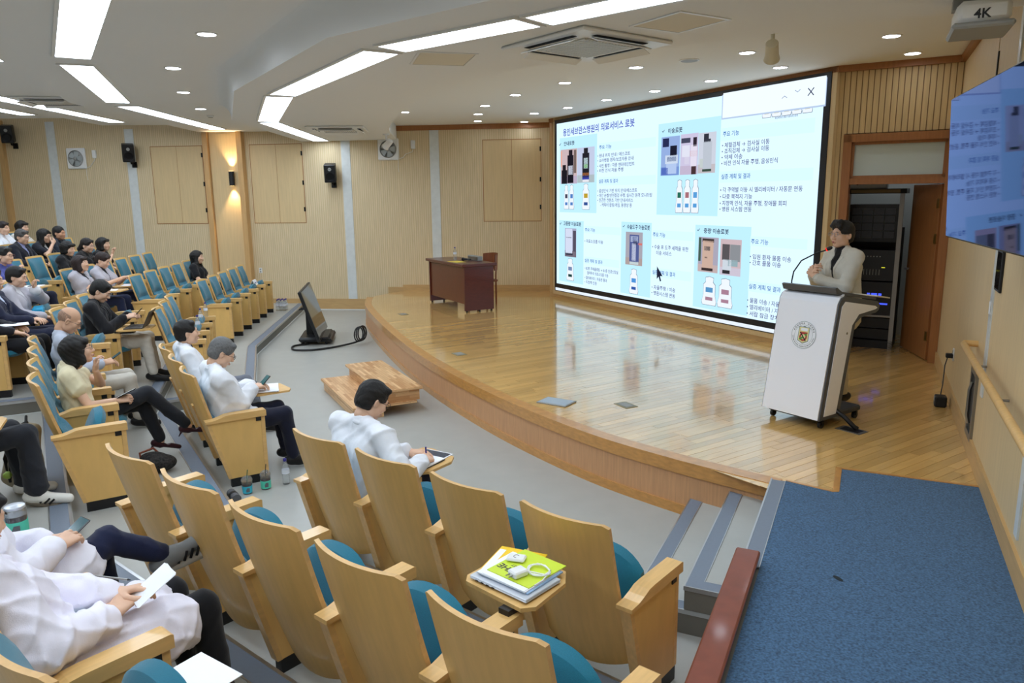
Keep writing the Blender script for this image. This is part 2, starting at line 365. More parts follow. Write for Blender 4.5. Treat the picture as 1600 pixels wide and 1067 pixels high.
for k, (uL, uM, uC, uR) in LEV.items():
    j = -9.25 if k == 1 else -8.45
    pl = [UV(AL, -17.0, uL)[:2], isect(AL, uL, AM, uM), UV(AM, j, uM)[:2], UV(AC_, -9.0 if k == 1 else -8.8, uC)[:2], isect(AC_, uC, AR, uR), on_ledge(uR)]
    back = [QT(-.5, -6)[:2], (-9, -6), (-15, 4), (-15, 17.5)]
    poly = pl + back
    mb = MB().prism(poly, TH*(k-1), TH*k)
    mb.mi = [0, 0] + [1] * len(poly)
    t = struct(mb.build('tier_platform', [m_floor, m_riser]))
    z = TH*k
    # the boundary runs left wall -> right, the raised side is on its right hand
    inner = offset_line(pl, -.13); i0 = offset_line(pl, .006); i1 = offset_line(pl, -.012); i2 = offset_line(pl, -.122)
    def band(a, b, z0, z1, name, mt):
        m = MB()
        for q in range(len(a) - 1):
            m.add([(*a[q], z0), (*a[q+1], z0), (*b[q+1], z0), (*b[q], z0), (*a[q], z1), (*a[q+1], z1), (*b[q+1], z1), (*b[q], z1)],
                  [(0,1,2,3), (4,5,6,7), (0,1,5,4), (2,3,7,6), (0,3,7,4), (1,2,6,5)])
        m.build(name, mt, t)
    band(i1, i2, z - .004, z + .003, 'nosing', m_strip)
    band(i0, i1, z - .022, z + .005, 'edge_trim', m_alu)
    band(i2, inner, z - .004, z + .004, 'edge_trim', m_alu)
    b0 = offset_line(pl, .012)
    band(b0, pl, z - TH, z - TH + .008, 'riser_foot_trim', m_marble)
# ---- stage
SZ = .42
lip_c = [(1.80, 4.83), (1.16, 5.42), (.54, 6.14), (-.27, 7.43), (-1.13, 9.19), (-1.99, 11.47), (-2.66, 13.6), (-2.86, 14.8)]
def catmull(P, n=8):
    P = [Vector(p) for p in P]; Q = [2*P[0]-P[1]] + P + [2*P[-1]-P[-2]]; out = []
    for i in range(1, len(Q) - 2):
        for s_ in range(n):
            t = s_ / n; a, b, c, d = Q[i-1], Q[i], Q[i+1], Q[i+2]
            out.append(.5*((2*b) + (c-a)*t + (2*a-5*b+4*c-d)*t*t + (3*b-a-3*c+d)*t**3))
    return out + [P[-1]]
lip = [(p.x, p.y) for p in catmull(lip_c, 6)]
back = [(-2.44, 14.8), (-2.27, 15.85), (.98, 15.46), (5.2, 11.4), (6.4, 10.2), (4.98, 8.4), QT(.85, 5.0)[:2], QT(-.49, 5.0)[:2]]
mb = MB().prism(lip + back, 0.0, SZ - .006)
stage = struct(mb.build('stage', [m_oak]))
n = len(lip)
def ribbon(line, d0, d1, z0, z1, name, mt, par):
    a = offset_line(line, d0); b = offset_line(line, d1); m = MB()
    for q in range(len(a) - 1):
        m.add([(*a[q], z0), (*a[q+1], z0), (*b[q+1], z0), (*b[q], z0), (*a[q], z1), (*a[q+1], z1), (*b[q+1], z1), (*b[q], z1)],
              [(0,1,2,3), (4,5,6,7), (0,1,5,4), (2,3,7,6), (0,3,7,4), (1,2,6,5)])
    return m.build(name, mt, par, smooth=True)
ribbon(lip, .0, .012, .075, SZ - .10, 'fascia_panel', m_fascia, stage)
ribbon(lip, -.10, .026, SZ - .10, SZ + .004, 'lip_board', m_oak, stage)
ribbon(lip, .0, .024, 0.0, .078, 'foot_board', m_oak, stage)
# boards of the stage floor, laid along azimuth 56
def clip(poly, cp):
    out = poly
    for i in range(len(cp)):
        a = cp[i]; b = cp[(i+1) % len(cp)]; inp = out; out = []
        if not inp: return []
        sd = lambda p: (b[0]-a[0])*(p[1]-a[1]) - (b[1]-a[1])*(p[0]-a[0])
        for k in range(len(inp)):
            p, q = inp[k], inp[(k+1) % len(inp)]; sp, sq = sd(p), sd(q)
            if sp >= 0: out.append(p)
            if (sp >= 0) != (sq >= 0):
                t = sp/(sp-sq); out.append((p[0]+(q[0]-p[0])*t, p[1]+(q[1]-p[1])*t))
    return out
inner = offset_line(lip, -.10)
cpoly = inner + [(-2.75, 15.0), (-2.27, 15.85), (.98, 15.46), (5.2, 11.4), (6.4, 10.2), QT(.82, 5.0)[:2], QT(-.45, 5.0)[:2]]
def area(p): return .5*sum(p[i][0]*p[(i+1) % len(p)][1] - p[(i+1) % len(p)][0]*p[i][1] for i in range(len(p)))
def hull(P):
    P = sorted(set(P))
    def half(Q):
        h = []
        for q in Q:
            while len(h) > 1 and (h[-1][0]-h[-2][0])*(q[1]-h[-2][1]) - (h[-1][1]-h[-2][1])*(q[0]-h[-2][0]) <= 0: h.pop()
            h.append(q)
        return h[:-1]
    return half(P) + half(P[::-1])
cpoly = hull(cpoly)
if area(cpoly) < 0: cpoly = cpoly[::-1]
pa = math.radians(56); pu = (math.sin(pa), math.cos(pa)); pw = (math.cos(pa), -math.sin(pa))
PW = .078; planks = []
for i in range(-200, 60):
    w0 = i * PW; l = -4.0 + R.random() * .9
    while l < 16:
        L_ = R.choice((.62, .8, .95, 1.1)); g = .0012
        q = [(pu[0]*a + pw[0]*b, pu[1]*a + pw[1]*b) for a, b in ((l+g, w0+g), (l+L_-g, w0+g), (l+L_-g, w0+PW-g), (l+g, w0+PW-g))]
        l += L_
        if area(q) < 0: q = q[::-1]
        c = clip(q, cpoly)
        if len(c) >= 3 and abs(area(c)) > .002: planks.append(c)
def dist(c):
    x = sum(p[0] for p in c)/len(c); y = sum(p[1] for p in c)/len(c); return math.hypot(x - .9, y)
planks.sort(key=dist)
for c in planks[:300]:
    cx = sum(p[0] for p in c)/len(c); cy = sum(p[1] for p in c)/len(c)
    loc = [((p[0]-cx)*pw[0] + (p[1]-cy)*pw[1], (p[0]-cx)*pu[0] + (p[1]-cy)*pu[1]) for p in c]
    MB().prism(loc, -.004, .0).build('plank', m_plank, stage, (cx, cy, SZ + R.uniform(-.0004, .0006)), math.atan2(pu[1], pu[0]) - PI/2, fix=True)
mb = MB(); tone = []
ca, sa = pw, pu
for c in planks[300:]:
    loc = [(p[0]*pw[0] + p[1]*pw[1], p[0]*pu[0] + p[1]*pu[1]) for p in c]
    mb.prism(loc, -.004, .0); tone += [R.uniform(.82, 1.18)] * (len(c) + 2)
pf = mb.build('plank_field', m_plankf, stage, (0, 0, SZ), math.atan2(pu[1], pu[0]) - PI/2, fix=False)
pf['kind'] = 'stuff'
at = pf.data.attributes.new('tone', 'FLOAT', 'FACE'); at.data.foreach_set('value', tone)
# ---- stairs, ramp and ramp wall beside the right wall
def qbox(name, q0, q1, t0, t1, z0, z1, mt, par=None, b=0.0):
    return keep(MB().box(q0, q1, t0, t1, z0, z1, b=b).build(name, mt, par, (0, 0, 0), RWZ), par)
st = struct(bpy.data.objects.new('stage_steps', None)); C.objects.link(st)
for i, (q0, t1) in enumerate(((-1.064, 5.36), (-.77, 5.22))):
    z = .14*(i+1); t0 = 3.77
    qbox('step', q0, -.49, t0, t1 - .02 * i, 0 if i == 0 else .14, z, m_floor, st)
    qbox('riser', q0 - .004, q0, t0, t1, z - .14, z, m_riser, st)
    qbox('side_riser', q0, -.49, t0 - .004, t0, z - .14, z - .02, m_riser, st)
    qbox('nosing', q0, q0 + .085, t0, t1, z, z + .004, m_strip, st)
    qbox('nosing', q0 + .085, -.49, t0, t0 + .085, z, z + .004, m_strip, st)
    qbox('edge_trim', q0 - .008, q0, t0 - .008, t1, z - .02, z + .005, m_alu, st)
    qbox('edge_trim', q0, -.49, t0 - .008, t0, z - .02, z + .005, m_alu, st)
    qbox('edge_trim', q0 + .085, q0 + .09, t0 + .085, t1, z, z + .005, m_alu, st)
    qbox('edge_trim', q0 + .09, -.49, t0 + .085, t0 + .09, z, z + .005, m_alu, st)
ramp = struct(qbox('ramp_deck', -.49, .85, -7, 5.2, 0, SZ - .004, m_riser))
cpt = [QT(-.40, -7)[:2], QT(.80, -7)[:2], QT(.80, 5.585)[:2], QT(-.06, 5.585)[:2], QT(-.06, 5.13)[:2], QT(-.40, 5.19)[:2]]
carpet = MB().prism(cpt, SZ - .003, SZ + .010).build('carpet', m_carpet); struct(carpet)
qbox('nosing', -.49, -.405, 3.86, 5.19, SZ, SZ + .008, m_strip, ramp)
qbox('edge_trim', -.50, -.49, 3.86, 5.21, SZ - .025, SZ + .010, m_alu, ramp)
qbox('edge_trim', -.405, -.40, 3.86, 5.19, SZ, SZ + .012, m_alu, ramp)
tr = struct(MB().prism([QT(-.10, 5.11)[:2], QT(-.06, 5.13)[:2], QT(-.06, 5.60)[:2], QT(-.10, 5.60)[:2]], SZ - .002, SZ + .013).build('trim_1', m_oak))
tr2 = struct(MB().prism([QT(-.06, 5.585)[:2], QT(.80, 5.585)[:2], QT(.80, 5.615)[:2], QT(-.10, 5.615)[:2]], SZ - .002, SZ + .013).build('trim_2', m_oak))
tr2 = struct(MB().prism([QT(-.40, 5.19)[:2], QT(-.10, 5.11)[:2], QT(-.10, 5.135)[:2], QT(-.40, 5.215)[:2]], SZ - .002, SZ + .013).build('trim_9', m_oak))
# dirty mark on the carpet
MB().lathe([(.022, 0), (.020, .0015), (0.001, .002)], 10).build('stain', M('carpet_stain', (40, 48, 52), 1), carpet, QT(-.02, 3.9, SZ + .010), .3).scale = (.7, 1.6, 1)
lw_ = struct(qbox('ramp_wall', -.50, -.42, -7, 3.87, 0, .47, m_fascia))
MB().box(-.53, -.405, -7, 3.90, .47, .505, b=.008).build('cap_board', m_redwood, lw_)
# ---- walls
def wall(name, p0, p1, z0, z1, mt, th=.12, par=None):
    L_ = math.hypot(p1[0]-p0[0], p1[1]-p0[1])
    o = MB().box(0, L_, 0, th, 0, z1 - z0).build(name, mt, par, (p0[0], p0[1], z0), math.atan2(p1[1]-p0[1], p1[0]-p0[0]))
    return struct(o) if par is None else o
X0 = -14.0
wl = wall('wall_left', (X0, lwy(X0)), (.95, lwy(.95)), 0, 4.6, m_wall)
SCR0, SCR1 = (.80, 14.75), (3.82, 9.06)
COR = (4.90, 8.42)
wall('wall_return', (.90, lwy(.90)), SCR0, 0, 3.9, m_wallplain)
ws = wall('wall_screen', SCR0, SCR1, SZ, 3.9, m_wallslat)
def rw(t): return QT(QWALL, t)
wr = wall('wall_right', COR, QT(QWALL, -8)[:2], 0, 4.6, m_wallplain)
wall('wall_back', (-1.0, -6.5), (-14.8, 3.0), 0, 4.6, m_wallplain)
wall('wall_rear', (-14.8, 2.5), (X0 + .1, 17.4), 0, 4.6, m_wallplain)
def lwbox(name, x0, x1, z0, z1, out, mt, par=None, b=0.0, off=0.0):
    """box standing proud of the left wall"""
    c = math.cos(LWA); p = LW(x0, off)
    return keep(MB().box(0, (x1-x0)/c, -out, 0, 0, z1-z0, b=b).build(name, mt, par, (p[0], p[1], z0), LWA), par)
# marble strips, timber posts, baseboards of the left wall
for x, z1, w in ((-9.91, 4.05, .2), (-8.12, 3.86, .2), (-3.40, 3.53, .19), (-1.54, 3.72, .19)):
    lwbox('marble_strip', x - w/2, x + w/2, .10 if x < -2 else .54, z1, .012, m_marble, wl)
for x in (-11.05, -6.40, -5.62):
    lwbox('timber_post', x - .055, x + .055, .0, 4.1, .09 if x < -6 else .16, m_trim, wl)
lwbox('bay_panel', -6.33, -5.69, .0, 4.0, .03, m_wallplain, wl)
struct(lwbox('baseboard_left', -5.5, -2.30, 0.14 if False else 0.0, .24, .02, m_base))
struct(lwbox('baseboard_stage', -2.30, .9, SZ, SZ + .13, .02, m_base))
lwbox('step_base', -2.62, -2.30, .24, .50, .02, m_base, bpy.data.objects['baseboard_stage'])
lwbox('skirting_line', -5.5, -2.9, .0, .02, .03, m_marble, bpy.data.objects['baseboard_left'])
struct(lwbox('trim_3', -2.38, .9, 3.70, 3.81, .03, m_frame))
sd_ = Vector((SCR1[0]-SCR0[0], SCR1[1]-SCR0[1])); SL = sd_.length; SA = math.atan2(sd_.y, sd_.x)
def sbox(name, s0, s1, z0, z1, out, mt, par=None, b=0.0):
    return MB().box(s0, s1, -out, 0, 0, z1-z0, b=b).build(name, mt, par, (SCR0[0], SCR0[1], z0), SA)
struct(sbox('baseboard_screen', 0, SL, SZ, SZ + .12, .03, m_base))
struct(sbox('trim_4', -.02, SL + .03, 3.73, 3.82, .05, m_frame))
struct(sbox('trim_5', -.05, .06, SZ, 3.8, .012, m_trim))
# access hatches cut into the panelling
for hx0, hx1 in ((-7.66, -6.52), (-5.46, -4.34), (-.54, .62)):
    hp = lwbox('hatch_panel', hx0, (hx0+hx1)/2 - .004, 1.87, 3.48, .006, m_wallplain, wl)
    lwbox('hatch_panel', (hx0+hx1)/2 + .004, hx1, 1.87, 3.48, .006, m_wallplain, wl)
    for a, b_, c, d in ((hx0-.014, hx1+.014, 3.48, 3.494), (hx0-.014, hx1+.014, 1.856, 1.87), (hx0-.014, hx0, 1.87, 3.48), (hx1, hx1+.014, 1.87, 3.48), ((hx0+hx1)/2-.004, (hx0+hx1)/2+.004, 1.87, 3.48)):
        lwbox('hatch_gap', a, b_, c, d, .004, m_frame, wl)
    for hz in (2.1, 2.65, 3.25):
        lwbox('hinge', hx1 - .02, hx1 + .012, hz, hz + .09, .016, m_blackmetal, wl)
# ---- door wall with frame, transom and store room behind
DA = math.atan2(COR[1]-SCR1[1], COR[0]-SCR1[0]); DL = math.hypot(COR[0]-SCR1[0], COR[1]-SCR1[1])
def dbox(name, s0, s1, z0, z1, y0, y1, mt, par=None, b=0.0):
    return keep(MB().box(s0, s1, y0, y1, 0, z1-z0, b=b).build(name, mt, par, (SCR1[0], SCR1[1], z0), DA), par)
wd = struct(dbox('wall_door', -.02, DL + .02, 3.04, 3.9, 0, .12, m_wallslat))
dbox('side_strip', -.05, .10, SZ, 3.04, 0, .12, m_wallslat, wd)
struct(dbox('trim_6', -.02, DL, 3.73, 3.82, -.05, 0, m_frame))
dr = struct(dbox('door_1', .10, .19, SZ, 3.02, -.03, .13, m_frame))
dbox('frame_post', DL - .09, DL, SZ, 3.02, -.03, .13, m_frame, dr)
dbox('frame_head', .10, DL, 2.94, 3.03, -.03, .13, m_frame, dr)
dbox('transom_bar', .19, DL - .09, 2.46, 2.53, -.02, .12, m_frame, dr)
for a, b_, c, d in ((.19, .22, 2.53, 2.94), (DL-.12, DL-.09, 2.53, 2.94), (.19, DL-.09, 2.53, 2.56), (.19, DL-.09, 2.91, 2.94)):
    dbox('transom_bead', a, b_, c, d, .01, .08, m_frame, dr)
dbox('transom_pane', .22, DL - .12, 2.56, 2.91, .04, .05, M('frosted_glass', (196, 208, 204), .6), dr)
# door leaf, swung open into the store, hinged at the right post
hx = SCR1[0] + math.cos(DA)*(DL-.10) - math.sin(DA)*.10; hy = SCR1[1] + math.sin(DA)*(DL-.10) + math.cos(DA)*.10
leaf = keep(MB().box(0, .84, -.02, .02, 0, 2.02, b=.003).build('door_leaf', m_frame, dr, (hx, hy, SZ + .01), math.radians(81)), dr)
m_brass = M('brass', (200, 160, 80), .3, metal=.9)
for hz in (.22, 1.35, 1.75):
    MB().box(.0, .07, .02, .026, hz, hz + .11).build('hinge', m_brass, leaf)
hd = MB().tube([(.77, .02, 1.0), (.77, .07, 1.0)], .011).tube([(.77, .065, 1.0), (.66, .07, 1.0)], .009).build('door_handle', m_alu, leaf, smooth=True)
# store room shell
m_store = M('store_wall_paint', (214, 218, 212), .8)
def drel(s, y): return (SCR1[0] + math.cos(DA)*s - math.sin(DA)*y, SCR1[1] + math.sin(DA)*s + math.cos(DA)*y)
wall('wall_store_back', drel(-.75, 1.75), drel(1.9, 1.75), SZ, 3.2, m_store)
wall('wall_store_left', drel(-.04, .16), drel(-.6, 1.8), SZ, 3.2, m_store)
wall('wall_store_right', drel(1.9, 1.8), drel(1.25, .12), SZ, 3.2, m_store)
struct(MB().prism([drel(-.0, .13), drel(1.3, .13), drel(2.0, 1.9), drel(-.65, 1.9)], 3.12, 3.17).build('ceiling_store', m_ceil))
t = thing('added_store_fill', 'added fill lamp, plain white, brightening the store room from its ceiling', 'ceiling light', (*drel(.55, 1.2), 3.11), DA)  # unseen lamp added to brighten the rack and store walls
MB().box(-.3, .3, -.12, .12, -.05, -.005, b=.01).build('casing', m_white, t); MB().box(-.28, .28, -.10, .10, -.054, -.05).build('diffuser', emitmat('added_fill_glow', (235, 243, 255), 5.0), t)
# ---- ceilings
S0 = [(-4.33, 16.2), (-4.15, 11.6), (-2.99, 8.5), (-1.33, 5.8), (-.17, 4.84), (2.6, 2.55), (3.4, 1.9)]
STEP_c = [(-2.33, 16.0), (-2.05, 13.2), (-1.28, 10.02), (-.65, 8.35), (.18, 7.19), (.83, 6.6), (1.55, 6.14), (2.19, 5.69), (3.13, 5.16), (4.2, 4.7)]
STEP = [(p.x, p.y) for p in catmull(STEP_c, 5)]
ZS, ZC = 3.53, 3.80
cs = struct(MB().prism([(-2.6, 16.4), (1.2, 15.9), (5.6, 9), (4.4, 4.2), (.6, 4.9), (-2.0, 8), (-3.0, 11)], ZC, ZC + .05).build('ceiling_stage', m_ceil))
so = struct(MB().prism(S0 + STEP[::-1], ZS, ZC + .02).build('ceiling_soffit', m_ceil))
def ceil_tier(name, inner, outer, z, zlow):
    m = MB(); a, b = inner, outer
    for i in range(len(a) - 1):
        m.add([(*a[i], z), (*a[i+1], z), (*b[i+1], z), (*b[i], z)], [(0, 1, 2, 3)])
        m.add([(*a[i], z), (*a[i+1], z), (*a[i+1], zlow), (*a[i], zlow)], [(0, 1, 2, 3)])
    return struct(m.build(name, m_ceil))
# cove of the soffit: the fascia curves up into the audience ceiling
A1 = offset_line(S0, -.16)
m = MB(); rows = []
for k in range(6):
    t = k/5*PI/2; off = -.16*(1-math.cos(t)); zz = ZS + .02 + (3.75-ZS-.02)*math.sin(t) if k else ZS
    rows.append([(*p, zz) for p in offset_line(S0, off if k else 0.0)])
cv = m.grid(rows).build('soffit_cove', m_ceil, so, smooth=True)
RING1 = offset_line(S0, -1.35); T2 = offset_line(S0, -2.15); RING2 = offset_line(S0, -3.3); T3 = offset_line(S0, -4.1); RING3 = offset_line(S0, -5.0); T4 = offset_line(S0, -9.5)
ceil_tier('ceiling_audience', offset_line(S0, -.14), T2, 3.75, 3.75)
ceil_tier('ceiling_middle', T2, T3, 3.90, 3.75)
ceil_tier('ceiling_rear', T3, T4, 4.05, 3.90)
# ================================================================ CEILING FIXTURES
def quad_light(name, a0, a1, w, z, label, group, split=2):
    """recessed luminaire: a1-a0 is its inner long edge, w its width away from the stage"""
    d = Vector((a1[0]-a0[0], a1[1]-a0[1])); L_ = d.length; ang = math.atan2(d.y, d.x)
    t = thing(name, label, 'ceiling light', (a0[0], a0[1], z), ang, group)
    fr = MB()
    for x0, x1, y0, y1 in ((-.03, 0, -w-.03, .03), (L_, L_+.03, -w-.03, .03), (0, L_, 0, .03), (0, L_, -w-.03, -w)):
        fr.box(x0, x1, y0, y1, -.012, .01)
    fr.build('frame', m_white, t)
    g = .012
    for i in range(split):
        MB().box(i*L_/split + g/2, (i+1)*L_/split - g/2, -w, 0, -.005, .003).build('diffuser', m_glow, t)
    return t
def lerp(a, b, t): return (a[0]+(b[0]-a[0])*t, a[1]+(b[1]-a[1])*t)
LB = offset_line(S0, .30); LBo = LB
segs = [((-3.71, 15.8), (-3.54, 11.9), 2), ((-3.50, 11.75), (-2.49, 8.98), 2), ((-2.42, 8.86), (-.90, 6.40), 2), ((-.82, 6.30), (.22, 5.45), 1), ((.30, 5.40), (1.36, 4.50), 1), ((1.44, 4.44), (2.5, 3.55), 1)]
SLAB = ['strip light in the dropped ceiling running to the side wall', 'short two-panel strip light at the bend of the dropped ceiling', 'slanting two-panel strip light between the bend and the cream hatch', 'single strip light beside the cream ceiling hatch', 'single strip light beside the square air conditioner', 'single strip light beyond the white hatch near the right wall']
for (a, b, n), slab in zip(segs, SLAB):
    d = Vector((b[0]-a[0], b[1]-a[1])).normalized()
    quad_light('strip_light', a, b, .29, ZS - .004, slab, 'strip lights in the dropped ceiling', n)
def ring_lights(line, gaps, z, lab, grp, w=.30):
    for i in range(len(line) - 1):
        a, b = Vector(line[i]), Vector(line[i+1]); L_ = (b-a).length; d = (b-a)/L_
        m = gaps
        if L_ < 2*m + .5: continue
        p, q = a + d*m, b - d*m
        if q.y < -4 or (p.x > 1.5): continue
        # keep clear of the side walls
        if i == 0: p = a + d*.75
        quad_light('panel_light', p, q, w, z - .004, lab, grp, max(1, round((q-p).length/1.6)))
ring_lights(RING1, .22, 3.75, 'long glowing ceiling panel above the rows beside the dropped ceiling', 'panel lights over the audience')
ring_lights(RING2, .22, 3.90, 'long glowing ceiling panel above the rear rows', 'panel lights over the rear rows')
ring_lights(RING3, .22, 4.05, 'long glowing ceiling panel above the hindmost rows', 'panel lights over the hindmost rows')
def downlight(x, y, z, label, group):
    t = thing('downlight', label, 'downlight', (x, y, z), 0, group)
    MB().lathe([(.093, 0), (.093, -.006), (.076, -.008), (.074, 0)], 24).build('trim_ring', m_white, t, smooth=True)
    MB().lathe([(.074, -.002), (.074, -.0045)], 24).build('lens', m_down, t)
for x, y in [(-1.55, 11.96), (-1.79, 13.28), (-.55, 13.72), (-.61, 14.98), (-.39, 12.49), (.29, 15.22), (.44, 13.72), (.09, 11.21), (.72, 10.09), (1.45, 8.96), (2.46, 8.13), (.97, 12.9), (1.49, 11.93), (2.05, 10.98), (2.6, 10.07), (3.14, 9.08), (3.57, 7.37), (4.25, 8.28)]:
    downlight(x, y, ZC, 'round recessed downlight in the ceiling over the stage', 'stage downlights')
for x, y in [(-2.55, 6.7), (-3.56, 8.34), (-4.24, 10.18), (-4.77, 12.03)]:
    downlight(x, y, 3.75, 'round recessed downlight beside the dropped ceiling over the audience', 'audience downlights')
for x, y in [(-6.25, 10.86), (-5.55, 8.63)]:
    downlight(x, y, 3.90, 'round recessed downlight over the rear rows', 'rear downlights')
m_acgrey = M('grille_grey', (150, 150, 146), .5); m_grille = M('grille_light', (196, 194, 188), .6); m_dark = M('dark_slot', (26, 27, 28), .7)
def cassette(x, y, z, az, label, flaps=True):
    t = thing('air_conditioner', label, 'air conditioner', (x, y, z), -math.radians(az))
    MB().box(-.475, .475, -.475, .475, -.03, -.001, b=.012).build('panel', m_white, t)
    MB().box(-.27, .27, -.27, .27, -.038, -.028).build('grille_back', m_grille, t)
    for i in range(16):
        MB().box(-.26, .26, -.255 + i*.034 - .005, -.255 + i*.034 + .005, -.044, -.037).build('grille_slat', m_white, t)
    for k in range(4):
        Mr = Matrix.Rotation(k*PI/2, 4, 'Z')
        MB().box(-.27, .27, .345, .395, -.034, -.028, M=Mr).build('air_slot', m_dark, t)
        MB().box(-.285, .285, 0, .085, -.006, .002, b=.003, M=Mr @ Mt((0, .345, -.040), rx=-.40)).build('flap', m_white, t)
    return t
cassette(.60, 6.13, ZS, 52, 'square ceiling air conditioner with open flaps beside the glowing strip light')
cassette(-2.90, 13.1, ZS, 85, 'square ceiling air conditioner near the wall fan with a cord')
cassette(-7.0, 12.0, 3.90, 80, 'square ceiling air conditioner above the rear audience rows')
def hatch(c, w, h, az, label):
    t = thing('ceiling_hatch', label, 'hatch', (c[0], c[1], ZS), -math.radians(az))
    MB().box(-w/2, w/2, -h/2, h/2, -.006, 0).build('door', M('hatch_paint', (222, 212, 190), .8) if 'hatch_paint' not in MATS else MATS['hatch_paint'], t)
    fr = MB()
    for a in ((-w/2-.025, -w/2-.004, -h/2-.025, h/2+.025), (w/2+.004, w/2+.025, -h/2-.025, h/2+.025), (-w/2, w/2, h/2+.004, h/2+.025), (-w/2, w/2, -h/2-.025, -h/2-.004)):
        fr.box(*a, -.008, 0)
    fr.build('frame', m_white, t)
hatch((-.56, 6.71), .55, .45, 76, 'cream ceiling access hatch beside the long strip light')
hatch((1.17, 5.43), .45, .42, 58, 'white ceiling access hatch beside the air conditioner')
t = thing('ceiling_speaker', 'round grey ceiling loudspeaker grille above the stage', 'loudspeaker', (1.96, 8.54, ZC))
MB().lathe([(.11, 0), (.11, -.008), (.095, -.01)], 28).build('rim', m_white, t, smooth=True)
MB().lathe([(.094, -.008), (.09, -.012)], 28).build('grille', m_acgrey, t)
t = thing('smoke_detector', 'small flat round detector on the ceiling by the dropped ceiling edge', 'detector', (-5.0, 13.0, 3.75))
MB().lathe([(.06, 0), (.06, -.012), (.04, -.03)], 16).build('body', m_white, t); MB().lathe([(.04, -.03), (.038, -.034)], 16).build('cap', m_acgrey, t)
t = thing('projector_mount', 'small dark gadget hanging from the ceiling above the rear rows', 'detector', (-6.3, 12.9, 3.90))
MB().box(-.16, .16, -.1, .1, -.06, 0, b=.01).build('body', m_dark, t); MB().box(-.05, .05, -.05, .05, -.1, -.06).build('lens', m_blackmetal, t)
def spot(x, y, z, az, label, col):
    t = thing('spotlight', label, 'spotlight', (x, y, z), -math.radians(az))
    MB().lathe([(.06, 0), (.06, -.02), (.03, -.025)], 16).build('mount_plate', col, t, smooth=True)
    MB().tube([(0, 0, -.02), (0, 0, -.11)], .018).build('stem', col, t, smooth=True)
    MB().lathe([(.03, .10), (.055, .09), (.06, -.04), (.072, -.09), (.06, -.10)], 18, M=Mt((0, .03, -.18), rx=-.9)).build('head', col, t, smooth=True)
m_cream = M('cream_plastic', (226, 222, 204), .4)
spot(2.37, 7.09, ZC, 200, 'cream swivel spotlight hanging from the ceiling above the podium', m_cream)
spot(-2.30, 14.4, ZS, 120, 'white swivel spotlight above the wall fan beside the stage', m_white)
# overhead projector / camera unit at the right wall
t = thing('camera_unit', 'grey white camera unit lettered 4K hung high at the right wall', 'camera', QT(.50, 5.62, 3.44), RWZ)
MB().box(-.14, .16, -.05, .05, .02, .085).build('bracket', m_acgrey, t)
MB().box(-.13, .15, -.26, .14, -.10, .03, b=.03).build('body', m_white, t, smooth=True)
MB().box(-.15, .17, -.28, .16, -.13, -.095, b=.012).build('base_plate', m_acgrey, t)
me = TX_4K; o = mobj('lettering', me, m_black, t); o.location = (0, -.265, -.05); o.rotation_euler = (PI/2, 0, 0)
# ================================================================ WALL FITTINGS (left wall)
def lw_thing(name, label, cat, x, z, group=None, off=0.0):
    p = LW(x, off, z); return thing(name, label, cat, p, LWA, group)
def wall_speaker(x, z, yaw, label):
    t = lw_thing('wall_speaker', label, 'loudspeaker', x, z)
    MB().box(-.05, .05, -.03, 0, -.30, -.18).build('wall_plate', m_blackmetal, t)
    MB().tube([(0, -.02, -.24), (0, -.12, -.22), (0, -.15, -.12)], .018).build('arm', m_blackmetal, t, smooth=True)
    Mr = Mt((0, -.20, .0), rz=yaw, rx=.22)
    c = MB().box(-.115, .115, -.12, .12, -.18, .18, M=Mr, b=.012).build('cabinet', m_black, t)
    MB().lathe([(.0925, 0), (.088, .008), (.02, -.01)], 20, M=Mr @ Mt((0, -.122, -.06), rx=PI/2)).build('woofer', m_blackmetal, t, smooth=True)
    MB().lathe([(.035, 0), (.03, .008), (.008, .0)], 16, M=Mr @ Mt((0, -.122, .09), rx=PI/2)).build('tweeter', m_acgrey, t, smooth=True)
wall_speaker(-10.75, 3.80, .5, 'black wall loudspeaker on a bracket beside the far timber post')
wall_speaker(-8.05, 3.36, .6, 'black wall loudspeaker mounted over a white marble strip')
wall_speaker(-3.68, 2.88, .25, 'black wall loudspeaker between the wall hatch and a marble strip')
m_fanblade = M('fan_blade', (172, 178, 178), .35)
